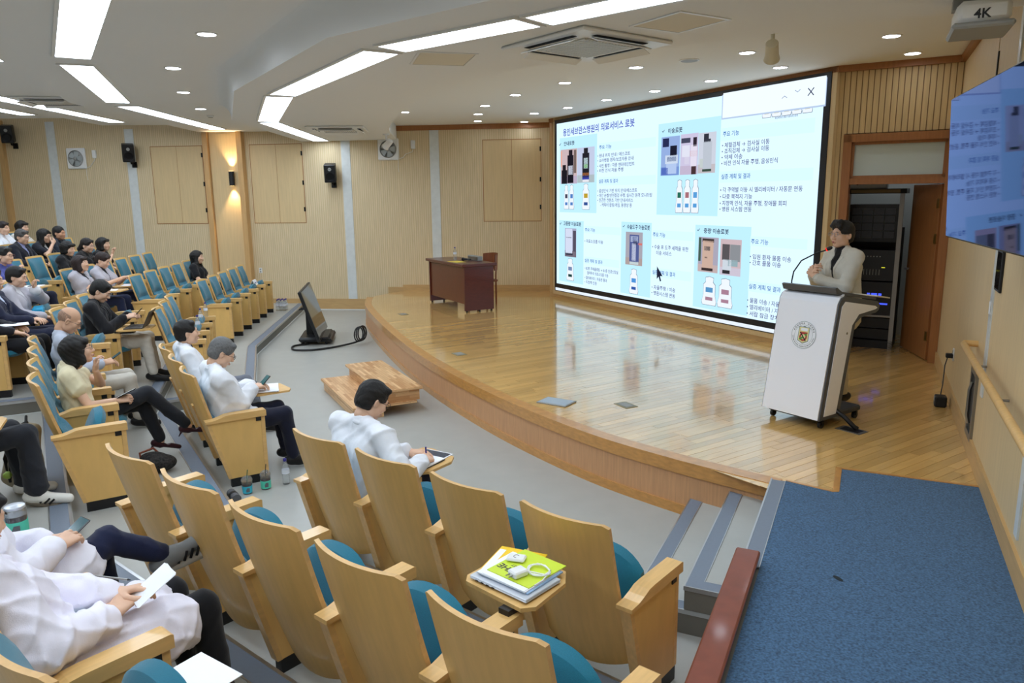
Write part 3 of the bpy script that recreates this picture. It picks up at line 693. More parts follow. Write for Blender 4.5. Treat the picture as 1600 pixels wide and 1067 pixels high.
def wall_fan(x, z, label, boxdx):
    t = lw_thing('wall_fan', label, 'fan', x, z)
    MB().box(-.22, .22, -.05, 0, -.22, .22, b=.02).build('housing', m_white, t)
    MB().lathe([(.175, 0), (.175, .012), (.165, .02), (.16, 0)], 32, M=Mt((0, -.05, 0), rx=PI/2)).build('rim', m_acgrey, t, smooth=True)
    MB().lathe([(.165, 0), (.165, .002)], 32, M=Mt((0, -.048, 0), rx=PI/2)).build('duct', M('fan_duct', (110, 116, 114), .6) if 'fan_duct' not in MATS else MATS['fan_duct'], t)
    for k in range(5):
        a = 2*PI*k/5
        rows = []
        for i in range(5):
            rr = .035 + i*.03; w = .028 + .012*i
            rows.append([(rr*math.cos(a+s*w/rr*.9), -.052 - .02*(s+1)/2, rr*math.sin(a+s*w/rr*.9)) for s in (-1, -.3, .4, 1)])
        MB().grid(rows).build('blade', m_fanblade, t, smooth=True)
    MB().lathe([(.04, 0), (.04, .02), (.02, .028)], 16, M=Mt((0, -.06, 0), rx=PI/2)).build('hub', m_acgrey, t, smooth=True)
    MB().box(boxdx-.045, boxdx+.045, -.04, 0, .0, .17, b=.008).build('switch_box', m_white, t)
    MB().tube([(.22, -.01, -.19), (.30, -.015, -.17), (.36, -.02, -.10), (boxdx - .02, -.02, -.06), (boxdx, -.02, .0)], .006, 6).build('cord', m_white, t)
    MB().tube([(.20, -.02, -.22), (.19, -.015, -.36), (.20, -.012, -.46)], .004, 6).build('pull_cord', m_white, t)
wall_fan(-9.36, 3.27, 'white square wall fan between two marble strips above the rear rows', .42)
wall_fan(-2.49, 3.34, 'white square wall fan under the swivel spotlight beside the stage', .52)
t = lw_thing('sconce', 'black up-and-down wall sconce glowing on the narrow wall bay', 'wall lamp', -5.86, 2.80)
MB().tube([(0, -.10, -.15), (0, -.10, .15)], .055, 20).build('body', m_black, t, smooth=True)
MB().box(-.03, .03, -.06, -.0, -.05, .05).build('wall_plate', m_black, t)
m_warm = emitmat('sconce_glow', (255, 214, 150), 6)
for s in (-1, 1):
    MB().lathe([(.045, 0), (.045, .003)], 16, M=Mt((0, -.10, s*.151))).build('lens', m_warm, t)
    ld = bpy.data.lights.new('sconce_light', 'SPOT'); ld.energy = 55; ld.color = (1, .72, .40); ld.spot_size = math.radians(75); ld.spot_blend = .7; ld.shadow_soft_size = .03
    lo = bpy.data.objects.new('sconce_light', ld); C.objects.link(lo); lo.parent = t; lo.location = (0, -.10, s*.17); lo.rotation_euler = (0 if s < 0 else PI, 0, 0)
def outlet(t_):
    MB().box(-.035, .035, -.012, 0, -.058, .058, b=.004).build('plate', m_white, t_)
    for z in (-.025, .025): MB().lathe([(.018, 0), (.018, .003)], 12, M=Mt((0, -.012, z), rx=PI/2)).build('socket', m_acgrey, t_)
outlet(lw_thing('wall_outlet', 'white double wall socket beside the timber post near the front row', 'socket', -5.42, .85))
# ================================================================ WALL FITTINGS (right wall), t = metres along the wall
def rw_thing(name, label, cat, t_, z, off=0.0):
    # local x runs towards the camera along the wall, local -y into the room
    return thing(name, label, cat, QT(QWALL - off, t_, z), math.atan2(-WD[1], -WD[0]))
wrb = struct(MB().box(0, 16, -.02, 0, 0, .14).build('baseboard_right', m_base, None, QT(QWALL, 9.7, SZ), math.atan2(-WD[1], -WD[0])))
struct(MB().box(0, 16, -.05, 0, 0, .09).build('trim_7', m_frame, None, QT(QWALL, 9.7, 3.73), math.atan2(-WD[1], -WD[0])))
for t_, z0, z1 in ((6.02, .95, 4.2), (4.35, SZ+.2, 1.15)):
    MB().box(-.045, .045, -.012, 0, 0, z1-z0).build('marble_strip', m_marble, wr).matrix_parent_inverse = Matrix()
    o = bpy.data.objects[[q.name for q in wr.children][-1]]
    o.parent = None; o.location = QT(QWALL, t_, z0); o.rotation_euler = (0, 0, math.atan2(-WD[1], -WD[0])); struct(o); o.name = 'trim_8'
m_steel = M('stainless', (150, 148, 142), .32, metal=.9)
t = rw_thing('floor_vent', 'tall stainless steel framed recess low on the right wall', 'vent', 6.42, .80)
fr = MB()
for x0, x1, z0, z1 in ((-.16, -.11, -.27, .27), (.11, .16, -.27, .27), (-.11, .11, .22, .27), (-.11, .11, -.27, -.22)):
    fr.box(x0, x1, -.02, .0, z0, z1)
fr.build('frame', m_steel, t)
MB().box(-.11, .11, -.006, 0, -.22, .22).build('back', m_blackmetal, t)
MB().tube([(0, -.02, -.16), (0, -.035, -.1), (0, -.035, .1), (0, -.02, .16)], .012).build('pull_bar', m_steel, t, smooth=True)
outlet(rw_thing('wall_outlet', 'white wall socket with a black plug beside the store door', 'socket', 8.0, .86))
t = rw_thing('charger', 'small black charger box on the stage floor with a cord up to the socket', 'charger', 7.72, SZ, .10)
MB().box(-.06, .06, -.05, .05, 0, .10, b=.012).build('body', m_black, t)
MB().box(-.045, .045, -.052, -.045, .05, .09).build('label_plate', m_acgrey, t)
MB().tube([(-.05, .0, .09), (-.16, .02, .16), (-.24, .03, .34), (-.26, .05, .43)], .005, 6).build('cord', m_black, t)
MB().box(-.30, -.24, .03, .09, .41, .45, b=.006).build('plug', m_black, t)
t = rw_thing('control_tablet', 'black wall control screen below the hung television', 'screen', 5.80, 1.86)
MB().box(-.10, .10, -.02, 0, -.14, .14, b=.006).build('body', m_black, t); MB().box(-.085, .085, -.022, -.019, -.12, .12).build('glass', M('dark_glass', (14, 14, 16), .08), t)
t = rw_thing('light_switch', 'white light switch below the black wall control screen', 'switch', 6.03, 1.58)
MB().box(-.045, .045, -.012, 0, -.07, .07, b=.004).build('plate', m_white, t); MB().box(-.02, .02, -.018, -.011, -.045, .045, b=.003).build('rocker', m_white, t)
t = rw_thing('handrail', 'round light wooden handrail along the right wall', 'handrail', 6.5, 1.24)
MB().tube([(0, 0, 0), (.0, -.09, 0), (.06, -.10, 0), (4.6, -.10, 0)], .024, 14).build('rail', m_arm, t, smooth=True)
for x in (.55, 1.5, 2.5, 3.5, 4.4):
    MB().tube([(x, 0, -.06), (x, -.06, -.06), (x, -.10, -.02)], .008).build('bracket', m_steel, t, smooth=True)
for k, (tt, z0, z1) in enumerate(((7.35, 3.2, 3.45),)):
    pass
wh = rw_thing('wall_hatch', 'flush wooden access panel high on the right wall above the television', 'hatch', 7.6, 3.0)
MB().box(-.5, .5, -.006, 0, -.0, .62).build('panel', m_wallplain, wh); MB().box(.53, .56, -.012, 0, .12, .42).build('slot', m_black, wh)
# hanging television: off, mirrors the lit wall opposite
TVA = math.radians(19.4)
TVL = Vector((2.50, 4.36)); tvd = Vector((-math.sin(TVA), -math.cos(TVA)))
tv = thing('television', 'large switched-off television hung from the right wall mirroring the slide', 'television', (TVL.x, TVL.y, 2.50), math.atan2(tvd.y, tvd.x))
TILT = Matrix.Translation((0, 0, 0)) @ Matrix.Rotation(math.radians(2.9), 4, 'X')
def coated_glass():
    m = bpy.data.materials.new('television_glass'); m.use_nodes = True; nt = m.node_tree; nt.nodes.clear(); N = nt.nodes; L = nt.links
    o = N.new('ShaderNodeOutputMaterial'); d = N.new('ShaderNodeBsdfDiffuse'); d.inputs[0].default_value = (.006, .007, .012, 1)
    g = N.new('ShaderNodeBsdfGlossy'); g.inputs['Color'].default_value = (.40, .52, 1.0, 1); g.inputs['Roughness'].default_value = .03
    fr = N.new('ShaderNodeFresnel'); fr.inputs['IOR'].default_value = 1.55; mx = N.new('ShaderNodeMixShader')
    L.new(fr.outputs[0], mx.inputs[0]); L.new(d.outputs[0], mx.inputs[1]); L.new(g.outputs[0], mx.inputs[2]); L.new(mx.outputs[0], o.inputs[0]); return m
m_tv = coated_glass()
TVW, TVH = 1.62, .77
MB().box(0, TVW, 0, .04, -TVH/2, TVH/2, M=TILT, b=.006).build('casing', m_black, tv)
MB().box(.008, TVW-.008, -.003, .002, -TVH/2+.010, TVH/2-.008, M=TILT).build('screen_glass', m_tv, tv)
MB().tube([(.85, .04, .1), (.85, .16, .12), (.95, .24, .12)], .03).build('arm', m_blackmetal, tv); MB().box(.45, 1.05, .04, .06, -.2, .25, M=TILT).build('mount', m_blackmetal, tv)
# ================================================================ LED WALL SCREEN
E_ = SCREEN_E
SCW, SCH = 6.0, 2.98
s_off, z_off = .30, .70
scr = thing('led_screen', 'huge lit presentation screen with a Korean slide about hospital robots', 'screen', (SCR0[0], SCR0[1], z_off), SA)
m_bezel = M('screen_bezel', (30, 31, 36), .35)
MB().box(s_off-.09, s_off+SCW+.09, -.06, 0, -.15, SCH+.07, b=.004).build('housing', m_bezel, scr)
MB().box(s_off-.05, s_off+SCW+.05, -.064, -.058, -.135, -.085).build('lit_edge', emitmat('lit_edge', (235, 245, 255), E_), scr)
sf = MB()
for a in ((s_off-.16, s_off+SCW+.16, -.22, -.15), (s_off-.16, s_off+SCW+.16, SCH+.07, SCH+.13), (s_off-.16, s_off-.09, -.15, SCH+.07), (s_off+SCW+.09, s_off+SCW+.16, -.15, SCH+.07)):
    sf.box(a[0], a[1], -.05, 0, a[2], a[3])
sf.build('timber_surround', m_wallplain, scr)
MB().box(s_off, s_off+SCW, -.066, -.06, 0, SCH).build('slide', emitmat('slide_white', (210, 238, 254), E_ * 1.2), scr)
EM = {}
def em(c, k=1.0):
    key = (c, k)
    if key not in EM: EM[key] = emitmat('slide_ink', c, E_*k)
    return EM[key]
def rect(name, x0, y1, x1, y0, c, dep=1, k=1.0, par=None):
    d = -.066 - .0012*dep
    return MB().box(s_off+x0, s_off+x1, d, d+.0010, y0, y1).build(name, em(c, k), par or scr)
for b_ in ((.11, 2.71, 1.33, 1.36), (2.98, 2.72, 4.32, 1.36), (.09, 1.21, .93, .06), (2.07, 1.23, 2.87, .04), (3.88, 1.23, 4.97, .03)):
    rect('slide_box', *b_, (186, 232, 250), 1, 1.1)
for b_ in ((1.38, 2.54, 2.92, 2.40), (1.39, 1.97, 2.94, 1.83), (4.33, 2.55, 5.90, 2.38), (4.34, 1.97, 5.92, 1.82), (.96, 1.13, 2.04, 1.00), (.97, .58, 2.02, .45), (2.9, 1.12, 3.84, .99), (2.91, .53, 3.82, .39), (4.96, 1.11, 5.9, .98), (4.96, .51, 5.85, .37)):
    rect('slide_bar', *b_, (206, 238, 252), 1, 1.15)
INK, BLUE, DK = (92, 92, 140), (70, 120, 190), (44, 48, 84)
for body, x, y, w, h, k in TXT:
    me = TXM.pop(0)
    o = mobj('slide_text', me, em(((80, 92, 190), BLUE, DK, INK)[k]), scr); o.location = (s_off + x, -.0705, y); o.rotation_euler = (PI/2, 0, 0)
def robot_photo(x0, y1, x1, y0, bg, floor_c, bodies):
    f = rect('slide_photo', x0, y1, x1, y0, bg, 2); w = x1-x0; h = y1-y0
    rect('photo_floor', x0, y0+h*.22, x1, y0, floor_c, 3, par=scr)
    for (a, b, c, d, col) in bodies:
        rect('photo_shape', x0+w*a, y0+h*d, x0+w*b, y0+h*c, col, 4, par=scr)
robot_photo(.15, 2.5, .71, 1.88, (206, 184, 188), (190, 176, 200), [(.42,.78,.02,.82,(30,28,38)),(.5,.72,.82,.97,(40,36,44)),(.48,.74,.26,.52,(210,214,230)),(.06,.40,.0,.40,(30,28,36)),(.12,.32,.38,.55,(34,30,36)),(.80,.95,.3,.96,(120,104,98)),(.0,.08,.5,.96,(236,170,150))])
robot_photo(.72, 2.5, 1.26, 1.89, (196, 206, 232), (176, 190, 196), [(.30,.70,.14,.84,(36,36,44)),(.38,.62,.82,.98,(40,40,46)),(.38,.62,.40,.70,(196,220,226)),(.40,.60,.42,.52,(120,200,90)),(.32,.70,.20,.28,(206,128,66)),(.30,.70,.08,.20,(60,70,170)),(.32,.68,.02,.09,(236,236,244))])
robot_photo(3.06, 2.52, 3.48, 1.95, (150, 176, 226), (120, 150, 214), [(.08,.42,.74,.96,(40,46,86)),(.50,.86,.50,.76,(30,32,50)),(.24,.92,.30,.52,(206,220,240)),(.34,.84,.36,.48,(90,110,150)),(.30,.86,.04,.30,(180,202,240)),(.04,.40,.02,.20,(84,110,190))])
robot_photo(3.5, 2.53, 3.88, 1.95, (206, 200, 228), (196, 184, 210), [(.04,.56,.78,.9,(70,74,96)),(.10,.54,.44,.72,(226,228,244)),(.26,.52,.26,.44,(214,210,232)),(.60,.94,.20,.72,(228,222,240)),(.72,.92,.68,.90,(50,42,54)),(.66,.92,.0,.2,(70,50,54)),(.56,.96,.44,.58,(214,190,200))])
robot_photo(3.89, 2.52, 4.24, 1.96, (206, 212, 226), (196, 190, 196), [(.28,.78,.10,.78,(190,198,210)),(.30,.70,.76,.84,(60,64,76)),(.30,.58,.80,.97,(52,54,66)),(.26,.78,.04,.10,(60,80,70)),(.10,.30,.14,.36,(196,206,206))])
robot_photo(.3, 1.07, .69, .54, (170, 172, 200), (120, 110, 124), [(.06,.66,.12,.98,(214,222,244)),(.10,.60,.66,.69,(60,62,80)),(.06,.70,.06,.14,(60,60,76)),(.72,.98,.2,.92,(84,80,96))])
robot_photo(2.2, 1.07, 2.65, .53, (170, 168, 180), (176, 160, 158), [(.24,.80,.10,.92,(84,96,150)),(.30,.74,.70,.88,(200,214,240)),(.38,.62,.14,.66,(206,214,236)),(.46,.70,.62,.74,(40,40,50)),(.26,.78,.02,.12,(196,210,214)),(.74,.98,.62,.68,(214,120,116))])
robot_photo(3.96, 1.06, 4.37, .56, (172, 168, 186), (196, 176, 176), [(.22,.76,.12,.90,(206,176,160)),(.20,.78,.86,.96,(70,60,58)),(.30,.60,.62,.74,(60,62,70)),(.34,.48,.40,.44,(60,50,50)),(.20,.76,.04,.12,(60,50,50)),(.02,.14,.3,.98,(70,96,84))])
robot_photo(4.41, 1.05, 4.81, .55, (206, 184, 190), (206, 198, 214), [(.10,.46,.42,.86,(90,86,90)),(.48,.96,.40,.86,(142,146,152)),(.14,.56,.14,.44,(206,216,226)),(.40,.86,.26,.44,(150,176,184)),(.14,.50,.04,.14,(50,50,54))])
def robot_icon(x0, y1, x1, y0, cols, n):
    w = (x1-x0)/n; h = y1-y0
    for i in range(n):
        cx = x0 + (i+.5)*w; a = w*.46
        for grow, col, dep in ((.005, (70, 76, 110), 3), (0, (240, 248, 255), 4)):
            P = [(cx-a*.9, y0), (cx+a*.9, y0), (cx+a, y0+h*.12), (cx+a*.8, y0+h*.35), (cx+a*.8, y0+h*.72), (cx+a*.5, y0+h*.80), (cx+a*.55, y0+h*.96), (cx, y0+h), (cx-a*.55, y0+h*.96), (cx-a*.5, y0+h*.80), (cx-a*.8, y0+h*.72), (cx-a*.8, y0+h*.35), (cx-a, y0+h*.12)]
            P = [(s_off + px + (grow if px > cx else -grow), py + (grow if py > y0+h/2 else -grow)) for px, py in P]
            MB().prism(P, -.066-.0012*dep-.001, -.066-.0012*dep, 'y').build('slide_drawing', em(col), scr)
        rect('drawing_patch', cx-a*.5, y0+h*.62, cx+a*.5, y0+h*.45, cols[i % len(cols)], 5)
        rect('drawing_patch', cx-a*.5, y0+h*.28, cx+a*.5, y0+h*.16, cols[-1], 5)
robot_icon(.26, 1.86, .62, 1.42, [(70, 70, 90), (80, 130, 200)], 2); robot_icon(.87, 1.87, 1.13, 1.42, [(190, 160, 50), (50, 80, 150)], 1)
robot_icon(3.42, 1.88, 3.94, 1.40, [(40, 110, 90), (170, 110, 120), (90, 160, 220)], 3); robot_icon(.35, .51, .63, .10, [(120, 140, 180), (30, 70, 70)], 1)
robot_icon(2.31, .47, 2.57, .06, [(80, 150, 220), (50, 90, 170)], 1); robot_icon(4.06, .5, 4.70, .09, [(90, 150, 200), (170, 130, 150)], 2)
robot_icon(5.06, 2.88, 5.86, 2.62, [(60, 60, 80), (90, 150, 210), (200, 180, 60)], 5)
me = TX_LOGO; o = mobj('slide_text', me, em(INK), scr); o.location = (s_off+5.28, -.0705, 2.60); o.rotation_euler = (PI/2, 0, 0)
rect('popup_shadow', 4.33, 2.99, 6.04, 2.665, (186, 206, 236), 6); rect('popup', 4.35, 3.01, 6.03, 2.685, (232, 246, 255), 7, 1.12)
for body, x in (("✕", 5.82), ("︿", 5.42), ("﹀", 5.62)):
    me = TX_BTN[body]; o = mobj('popup_button', me, em(DK if body == "✕" else (150, 160, 190)), scr); o.location = (s_off+x, -.0765, 2.86); o.rotation_euler = (PI/2, 0, 0)
cp = [(0, 0), (0, -.20), (.045, -.16), (.08, -.235), (.11, -.22), (.078, -.148), (.14, -.145)]
MB().prism([(s_off+3.04+a, .56+b) for a, b in cp], -.078, -.077, 'y').build('cursor', em((34, 38, 60)), scr)
# ================================================================ AUDITORIUM CHAIRS
HB, BW, SLOPE = .978, .495, .30
def shell_y(z): return (HB - z) * SLOPE
def build_chair_parts():
    P = {}
    # moulded plywood back: hollow towards the sitter, rounded corners, bowed lower edge
    nx, nz = 20, 14; hw = BW/2; front = []; rear = []
    for i in range(nz + 1):
        v = i/nz; fr, rr = [], []
        for j in range(nx + 1):
            s = -1 + 2*j/nx
            zb = .20 - .055*(1 - s*s); zt = HB - .016*max(0, (abs(s) - .86)/.14)**2.5
            z = zb + (zt - zb)*v; w = hw*(1 - .02*(1-v))
            y = shell_y(z) + .055*s*s - .012*math.sin(PI*v)
            fr.append((s*w, y + .021, z)); rr.append((s*w, y, z))
        front.append(fr); rear.append(rr)
    m = MB().grid(front, 0).grid(rear, 0)
    rim_f = [front[0][j] for j in range(nx+1)] + [front[i][nx] for i in range(1, nz+1)] + [front[nz][j] for j in range(nx-1, -1, -1)] + [front[i][0] for i in range(nz-1, 0, -1)]
    rim_r = [rear[0][j] for j in range(nx+1)] + [rear[i][nx] for i in range(1, nz+1)] + [rear[nz][j] for j in range(nx-1, -1, -1)] + [rear[i][0] for i in range(nz-1, 0, -1)]
    k = len(rim_f)
    for i in range(k):
        m.add([rim_f[i], rim_f[(i+1) % k], rim_r[(i+1) % k], rim_r[i]], [(0, 1, 2, 3)], 1)
    P['back_shell'] = (m, [m_ply, m_plyedge])
    def pad(z0, z1, w, t0, t1, bul):
        f, b = [], []
        for i in range(9):
            v = i/8; e = (1 - abs(2*v-1)**4); a, c = [], []
            for j in range(11):
                s = -1 + 2*j/10; ex = 1 - abs(s)**6
                z = z0 + (z1-z0)*v; x = s*w/2
                y0 = shell_y(z) + .055*(s*w/2/hw)**2 + .010
                th = (t0 + (t1-t0)*v) * (.25 + .75*(e*ex)) + bul*math.sin(PI*v)*ex
                a.append((x, y0 + th, z)); c.append((x, y0, z))
            f.append(a); b.append(c)
        m = MB().grid(f).grid(b)
        for r0, r1 in ((f[0], b[0]), (f[-1], b[-1]), ([q[0] for q in f], [q[0] for q in b]), ([q[-1] for q in f], [q[-1] for q in b])):
            m.grid([r0, r1])
        return m
    P['upper_cushion'] = (pad(.640, .950, .425, .055, .050, .006), m_teal)
    P['lower_cushion'] = (pad(.40, .640, .425, .105, .060, .012), m_teal)
    # seat pad, rounded nose; hinge at its rear edge
    def seat():
        top, bot = [], []
        L_, w, t = .42, .44, .095
        for i in range(13):
            v = i/12; a, b = [], []
            for j in range(13):
                s = -1 + 2*j/12; ex = (1 - abs(s)**5)
                nose = math.sqrt(max(0, 1 - max(0, (v-.86)/.14)**2)); h = .5*t*nose*(.45+.55*ex)
                lim = L_ * v * (1 - .20*abs(s)**2.5 * v)
                a.append((s*w/2, lim, h + .012*math.sin(PI*v)*ex)); b.append((s*w/2, lim, -h*.8))
            top.append(a); bot.append(b)
        m = MB().grid(top).grid(bot)
        for r0, r1 in ((top[0], bot[0]), (top[-1], bot[-1]), ([q[0] for q in top], [q[0] for q in bot]), ([q[-1] for q in top], [q[-1] for q in bot])):
            m.grid([r0, r1])
        return m
    P['seat'] = (seat(), m_teal)
    return P
_P = build_chair_parts()
ME = {}
for k_, (mb_, mt_) in _P.items():
    o = mb_.build('tmp', mt_, smooth=True); ME[k_] = o.data; o.data.name = k_; bpy.data.objects.remove(o)
def mk(name, mb_, mt_, sm=False):
    o = mb_.build('tmp', mt_, smooth=sm); ME[name] = o.data; o.data.name = name; bpy.data.objects.remove(o)
mk('arm_panel', MB().prism([(.135, .580), (.545, .580), (.545, .075), (.275, .075)], -.024, .024, 'x'), m_ply)
mk('front_strip', MB().box(-.027, .027, .545, .580, .075, .580, b=.004), m_arm)
mk('back_strip', MB().prism([(.112, .580), (.140, .580), (.280, .075), (.252, .075)], -.027, .027, 'x'), m_arm)
mk('plinth', MB().box(-.024, .024, .27, .57, 0, .075), m_black)
mk('armrest', MB().prism([(.105, .578), (.105, .597), (.170, .600), (.215, .612), (.260, .628), (.310, .632), (.580, .632), (.590, .626), (.590, .578)], -.041, .041, 'x'), m_arm)
mk('tablet_slot', MB().box(-.030, .030, .505, .548, .540, .578), m_black)
mk('seat_bracket', MB().box(-.20, .20, .27, .32, .34, .40), m_black)
def part(parent, key, name=None, loc=(0, 0, 0), rx=0.0):
    o = bpy.data.objects.new(name or key, ME[key]); C.objects.link(o); o.parent = parent; o.location = loc
    if rx: o.rotation_euler = (rx, 0, 0)
    return o
def arm(parent, x):
    a = part(parent, 'arm_panel', 'arm_panel', (x, 0, 0))
    for k in ('armrest', 'front_strip', 'back_strip', 'plinth', 'tablet_slot'): part(a, k)
def tablet(parent, side, x0=.03, y0=.56):
    s = side
    pl = [(s*.05, .58), (s*.36, .555), (s*.40, .60), (s*.385, .82), (s*.33, .90), (s*.10, .93), (s*.03, .90), (s*.02, .62)]
    t = MB().prism(pl, .655, .672).build('writing_tablet', m_arm, parent)
    MB().prism([(s*.27, .53), (s*.32, .53), (s*.34, .72), (s*.27, .74)], .625, .655).build('tablet_bracket', m_black, t)
def chair(a, r, u, z, label, group, pitch, down=False, right_arm=False, left_arm=True, tab=0):
    x, y, _ = UV(a, r, u)
    t = thing('auditorium_chair', label, 'chair', (x, y, z), -math.radians(a), group)
    part(t, 'back_shell'); part(t, 'upper_cushion'); part(t, 'lower_cushion')
    if down: part(t, 'seat', 'seat_cushion', (0, .245, .405), .04)
    else: part(t, 'seat', 'seat_cushion', (0, .300, .300), math.radians(68))
    part(t, 'seat_bracket')
    if left_arm: arm(t, -pitch/2)
    if right_arm: arm(t, pitch/2)
    if tab: tablet(t, tab)
    return t
SEAT = {}
def row(a, z, u, rfirst, n, pitch, key, where, occupied={}, tabs={}, group=None, special={}):
    """n chairs from the far end (rfirst = centre of the first) towards the sitters' right"""
    for i in range(n):
        occ = i in occupied; tb = tabs.get(i, 0)
        if i in special: lab = special[i]
        elif occ: lab = 'teal auditorium chair %s' % occupied[i]
        else: lab = 'empty teal tip-up auditorium chair %s' % where
        c = chair(a, rfirst + i*pitch, u, z, lab, group or ('chairs ' + where), pitch, down=occ, right_arm=(i == n-1), tab=tb)
        SEAT[key, i] = (a, rfirst + i*pitch, u, z)
# right block (facing 39.6)
row(AR, 0, 2.51, -3.971 + .3035, 4, .607, 'RA', 'in the foremost row beside the stage stairs', {0: 'holding the person writing on a tablet'}, {0: 1}, special={3: 'empty teal auditorium chair at the stage stairs end of the foremost row'})
row(AR, TH, 1.49, -4.15 + .3035, 5, .607, 'RB', 'in the row behind the person writing', {}, {3: 1}, special={3: 'empty teal auditorium chair with folders and a laptop on its tablet'})
row(AR, 2*TH, .46, -3.68 - .31 - 0*.62, 4, .62, 'RC', 'in the row of the white coats and note cards', {1: 'holding the white-coated person with crossed navy legs', 2: 'holding the white-coated person with note cards'})
# centre block (facing 57.7)
row(AC_, 0, .90, -6.30 - .3035 - 2*.607, 3, .607, 'CA', 'between two people in white coats', {0: 'holding the person in white coat and tie', 2: 'holding the white-coated person with notebook and phone'}, {2: -1})
row(AC_, TH, -.165, -6.03 - .31 - 3*.62, 4, .62, 'CB', 'next to the person in the cream blouse', {0: 'holding the person in the light grey shirt', 2: 'holding the person in the cream blouse'}, special={3: 'empty teal auditorium chair at the row end beside the backpack'})
row(AC_, 2*TH, -1.22, -6.0 - .62, 2, .62, 'CC', 'behind the backpack', {1: 'holding the person in white sneakers'}, {1: 1})
# middle block (facing 72)
row(AM, TH, -1.34, -9.30 - .3035 - 2*.607, 3, .607, 'MA', 'in the short row with water bottles on its arms')
row(AM, 2*TH, -2.22, -8.63 - .3035 - 3*.607, 4, .607, 'MB', 'in the row of the person with a laptop', {2: 'holding the person in black with a laptop'}, {2: 1})
row(AM, 3*TH, -3.15, -8.62 - .3 - 3*.6, 4, .60, 'MC', 'behind the person with a laptop', {1: 'holding the person in a long-sleeved grey jacket', 2: 'holding the person in a navy suit', 3: 'holding the person with white paper'})
# left block (facing 83.5)
row(AL, TH, -3.63, -12.03 - .32 - 4*.64, 5, .64, 'L1', 'in the front row beside the side wall', special={0: 'empty teal auditorium chair with a white name card on its arm'})
row(AL, 2*TH, -4.50, -11.69 - .32 - 4*.64, 5, .64, 'L2', 'in the second row beside the side wall', {0: 'holding the person in a black shirt alone'})
row(AL, 3*TH, -5.30, -11.65 - 5*.65, 6, .65, 'L3', 'in the third row beside the side wall', {4: 'holding the person in grey with a phone', 5: 'holding the person in grey with folded arms'}, {5: 1, 4: 1})
row(AL, 4*TH, -6.10, -11.10 - 5*.65, 6, .65, 'L4', 'beside the person in a blue shirt', {0: 'holding the person in black resting chin on fist', 1: 'holding the person in black with glasses', 2: 'holding the person in black next to empty chairs', 5: 'holding the person in a blue shirt'}, {5: 1})
row(AL, 5*TH, -6.95, -13.35 - 3*.68, 4, .68, 'L5', 'in the row of the person in a dark suit', {1: 'holding the person in a dark navy shirt', 2: 'holding the person covering the mouth', 3: 'holding the person in a dark suit and blue shirt'})
row(AL, 6*TH, -7.80, -13.85 - 2*.65, 3, .65, 'L6', 'in the hindmost visible row', {0: 'holding the person in a cream top', 1: 'holding the person in a white coat'})
# ================================================================ STAGE FURNITURE
m_mahog = M('mahogany', (88, 34, 28), .3, var=.14, scale=5, stretch=(2, 2, 10), coat=.3)
m_mahog2 = M('mahogany_panel', (98, 50, 30), .35, var=.12, scale=5, stretch=(10, 2, 2), coat=.2)
DKA = math.atan2(12.61 - 14.0, -.79 + 1.54)
dk = thing('desk', 'dark red mahogany desk on the stage before the side wall', 'desk', (-1.54, 14.0, SZ), DKA)
MB().box(-.04, 1.62, -.05, .60, .78, .83, b=.008).build('desk_top', m_mahog, dk)
MB().box(0, .04, 0, .55, .03, .78).build('side_panel', m_mahog, dk); MB().box(1.54, 1.58, 0, .55, .03, .78).build('side_panel', m_mahog, dk)
MB().box(.04, 1.54, .02, .045, .14, .78).build('modesty_panel', m_mahog2, dk)
for x in (.02, 1.56):
    for y in (.04, .28, .51): MB().lathe([(.018, 0), (.018, .03)], 10, M=Mt((x, y, 0))).build('foot', m_black, dk)
def desk_pt(x, y, z=.83):
    c, s = math.cos(DKA), math.sin(DKA); return (-1.54 + c*x - s*y, 14.0 + s*x + c*y, SZ + z)
ch = thing('desk_chair', 'brown curved-back wooden chair tucked behind the desk', 'chair', desk_pt(.74, .74, 0), DKA)
m_brown = M('brown_wood', (132, 74, 40), .4, var=.1, scale=5, stretch=(8, 8, 1))
MB().box(-.22, .22, -.22, .22, .42, .46, b=.012).build('seat', m_brown, ch)
for x in (-.19, .19):
    for y in (-.19, .19): MB().tube([(x, y, 0), (x, y, .43)], .018).build('leg', m_brown, ch, smooth=True)
rows = [[(.24*math.sin(a), .06 + .22*math.cos(a)*.9 + .05*(z-.46), z + (.03*math.cos(a*1.0) if z > .8 else 0)) for a in [(-1.25 + i*.25) for i in range(11)]] for z in (.62, .72, .82, .90)]
MB().grid(rows).grid([[(x, y + .02, z) for x, y, z in r_] for r_ in rows]).build('backrest', m_brown, ch, smooth=True)
for x in (-.18, .18): MB().tube([(x, .19, .44), (x*1.05, .20, .75)], .015).build('back_post', m_brown, ch, smooth=True)
m_pet = M('clear_pet', (236, 242, 245), .06, trans=.85, ior=1.25, alpha=.55)
m_capb = M('blue_cap', (52, 44, 130), .4); m_labelw = M('bottle_label', (224, 228, 236), .5)
def bottle(loc, label, group=None, h=.225, rad=.031, rot=0):
    t = thing('water_bottle', label, 'bottle', loc, rot, group); k = h/.225
    pr = [(.026, 0), (.031, .006), (.031, .03), (.0295, .04), (.031, .05), (.0295, .06), (.031, .07), (.0295, .08), (.031, .09), (.031, .135), (.027, .158), (.018, .182), (.0125, .196), (.0125, .206)]
    MB().lathe([(a*k, b*k) for a, b in pr], 16).build('body', m_pet, t, smooth=True)
    MB().lathe([(.0145*k, .203*k), (.0145*k, .223*k), (.012*k, .225*k)], 14).build('cap', m_capb, t, smooth=True)
    MB().lathe([(.0316*k, .095*k), (.0316*k, .130*k)], 16).build('label', m_labelw, t)
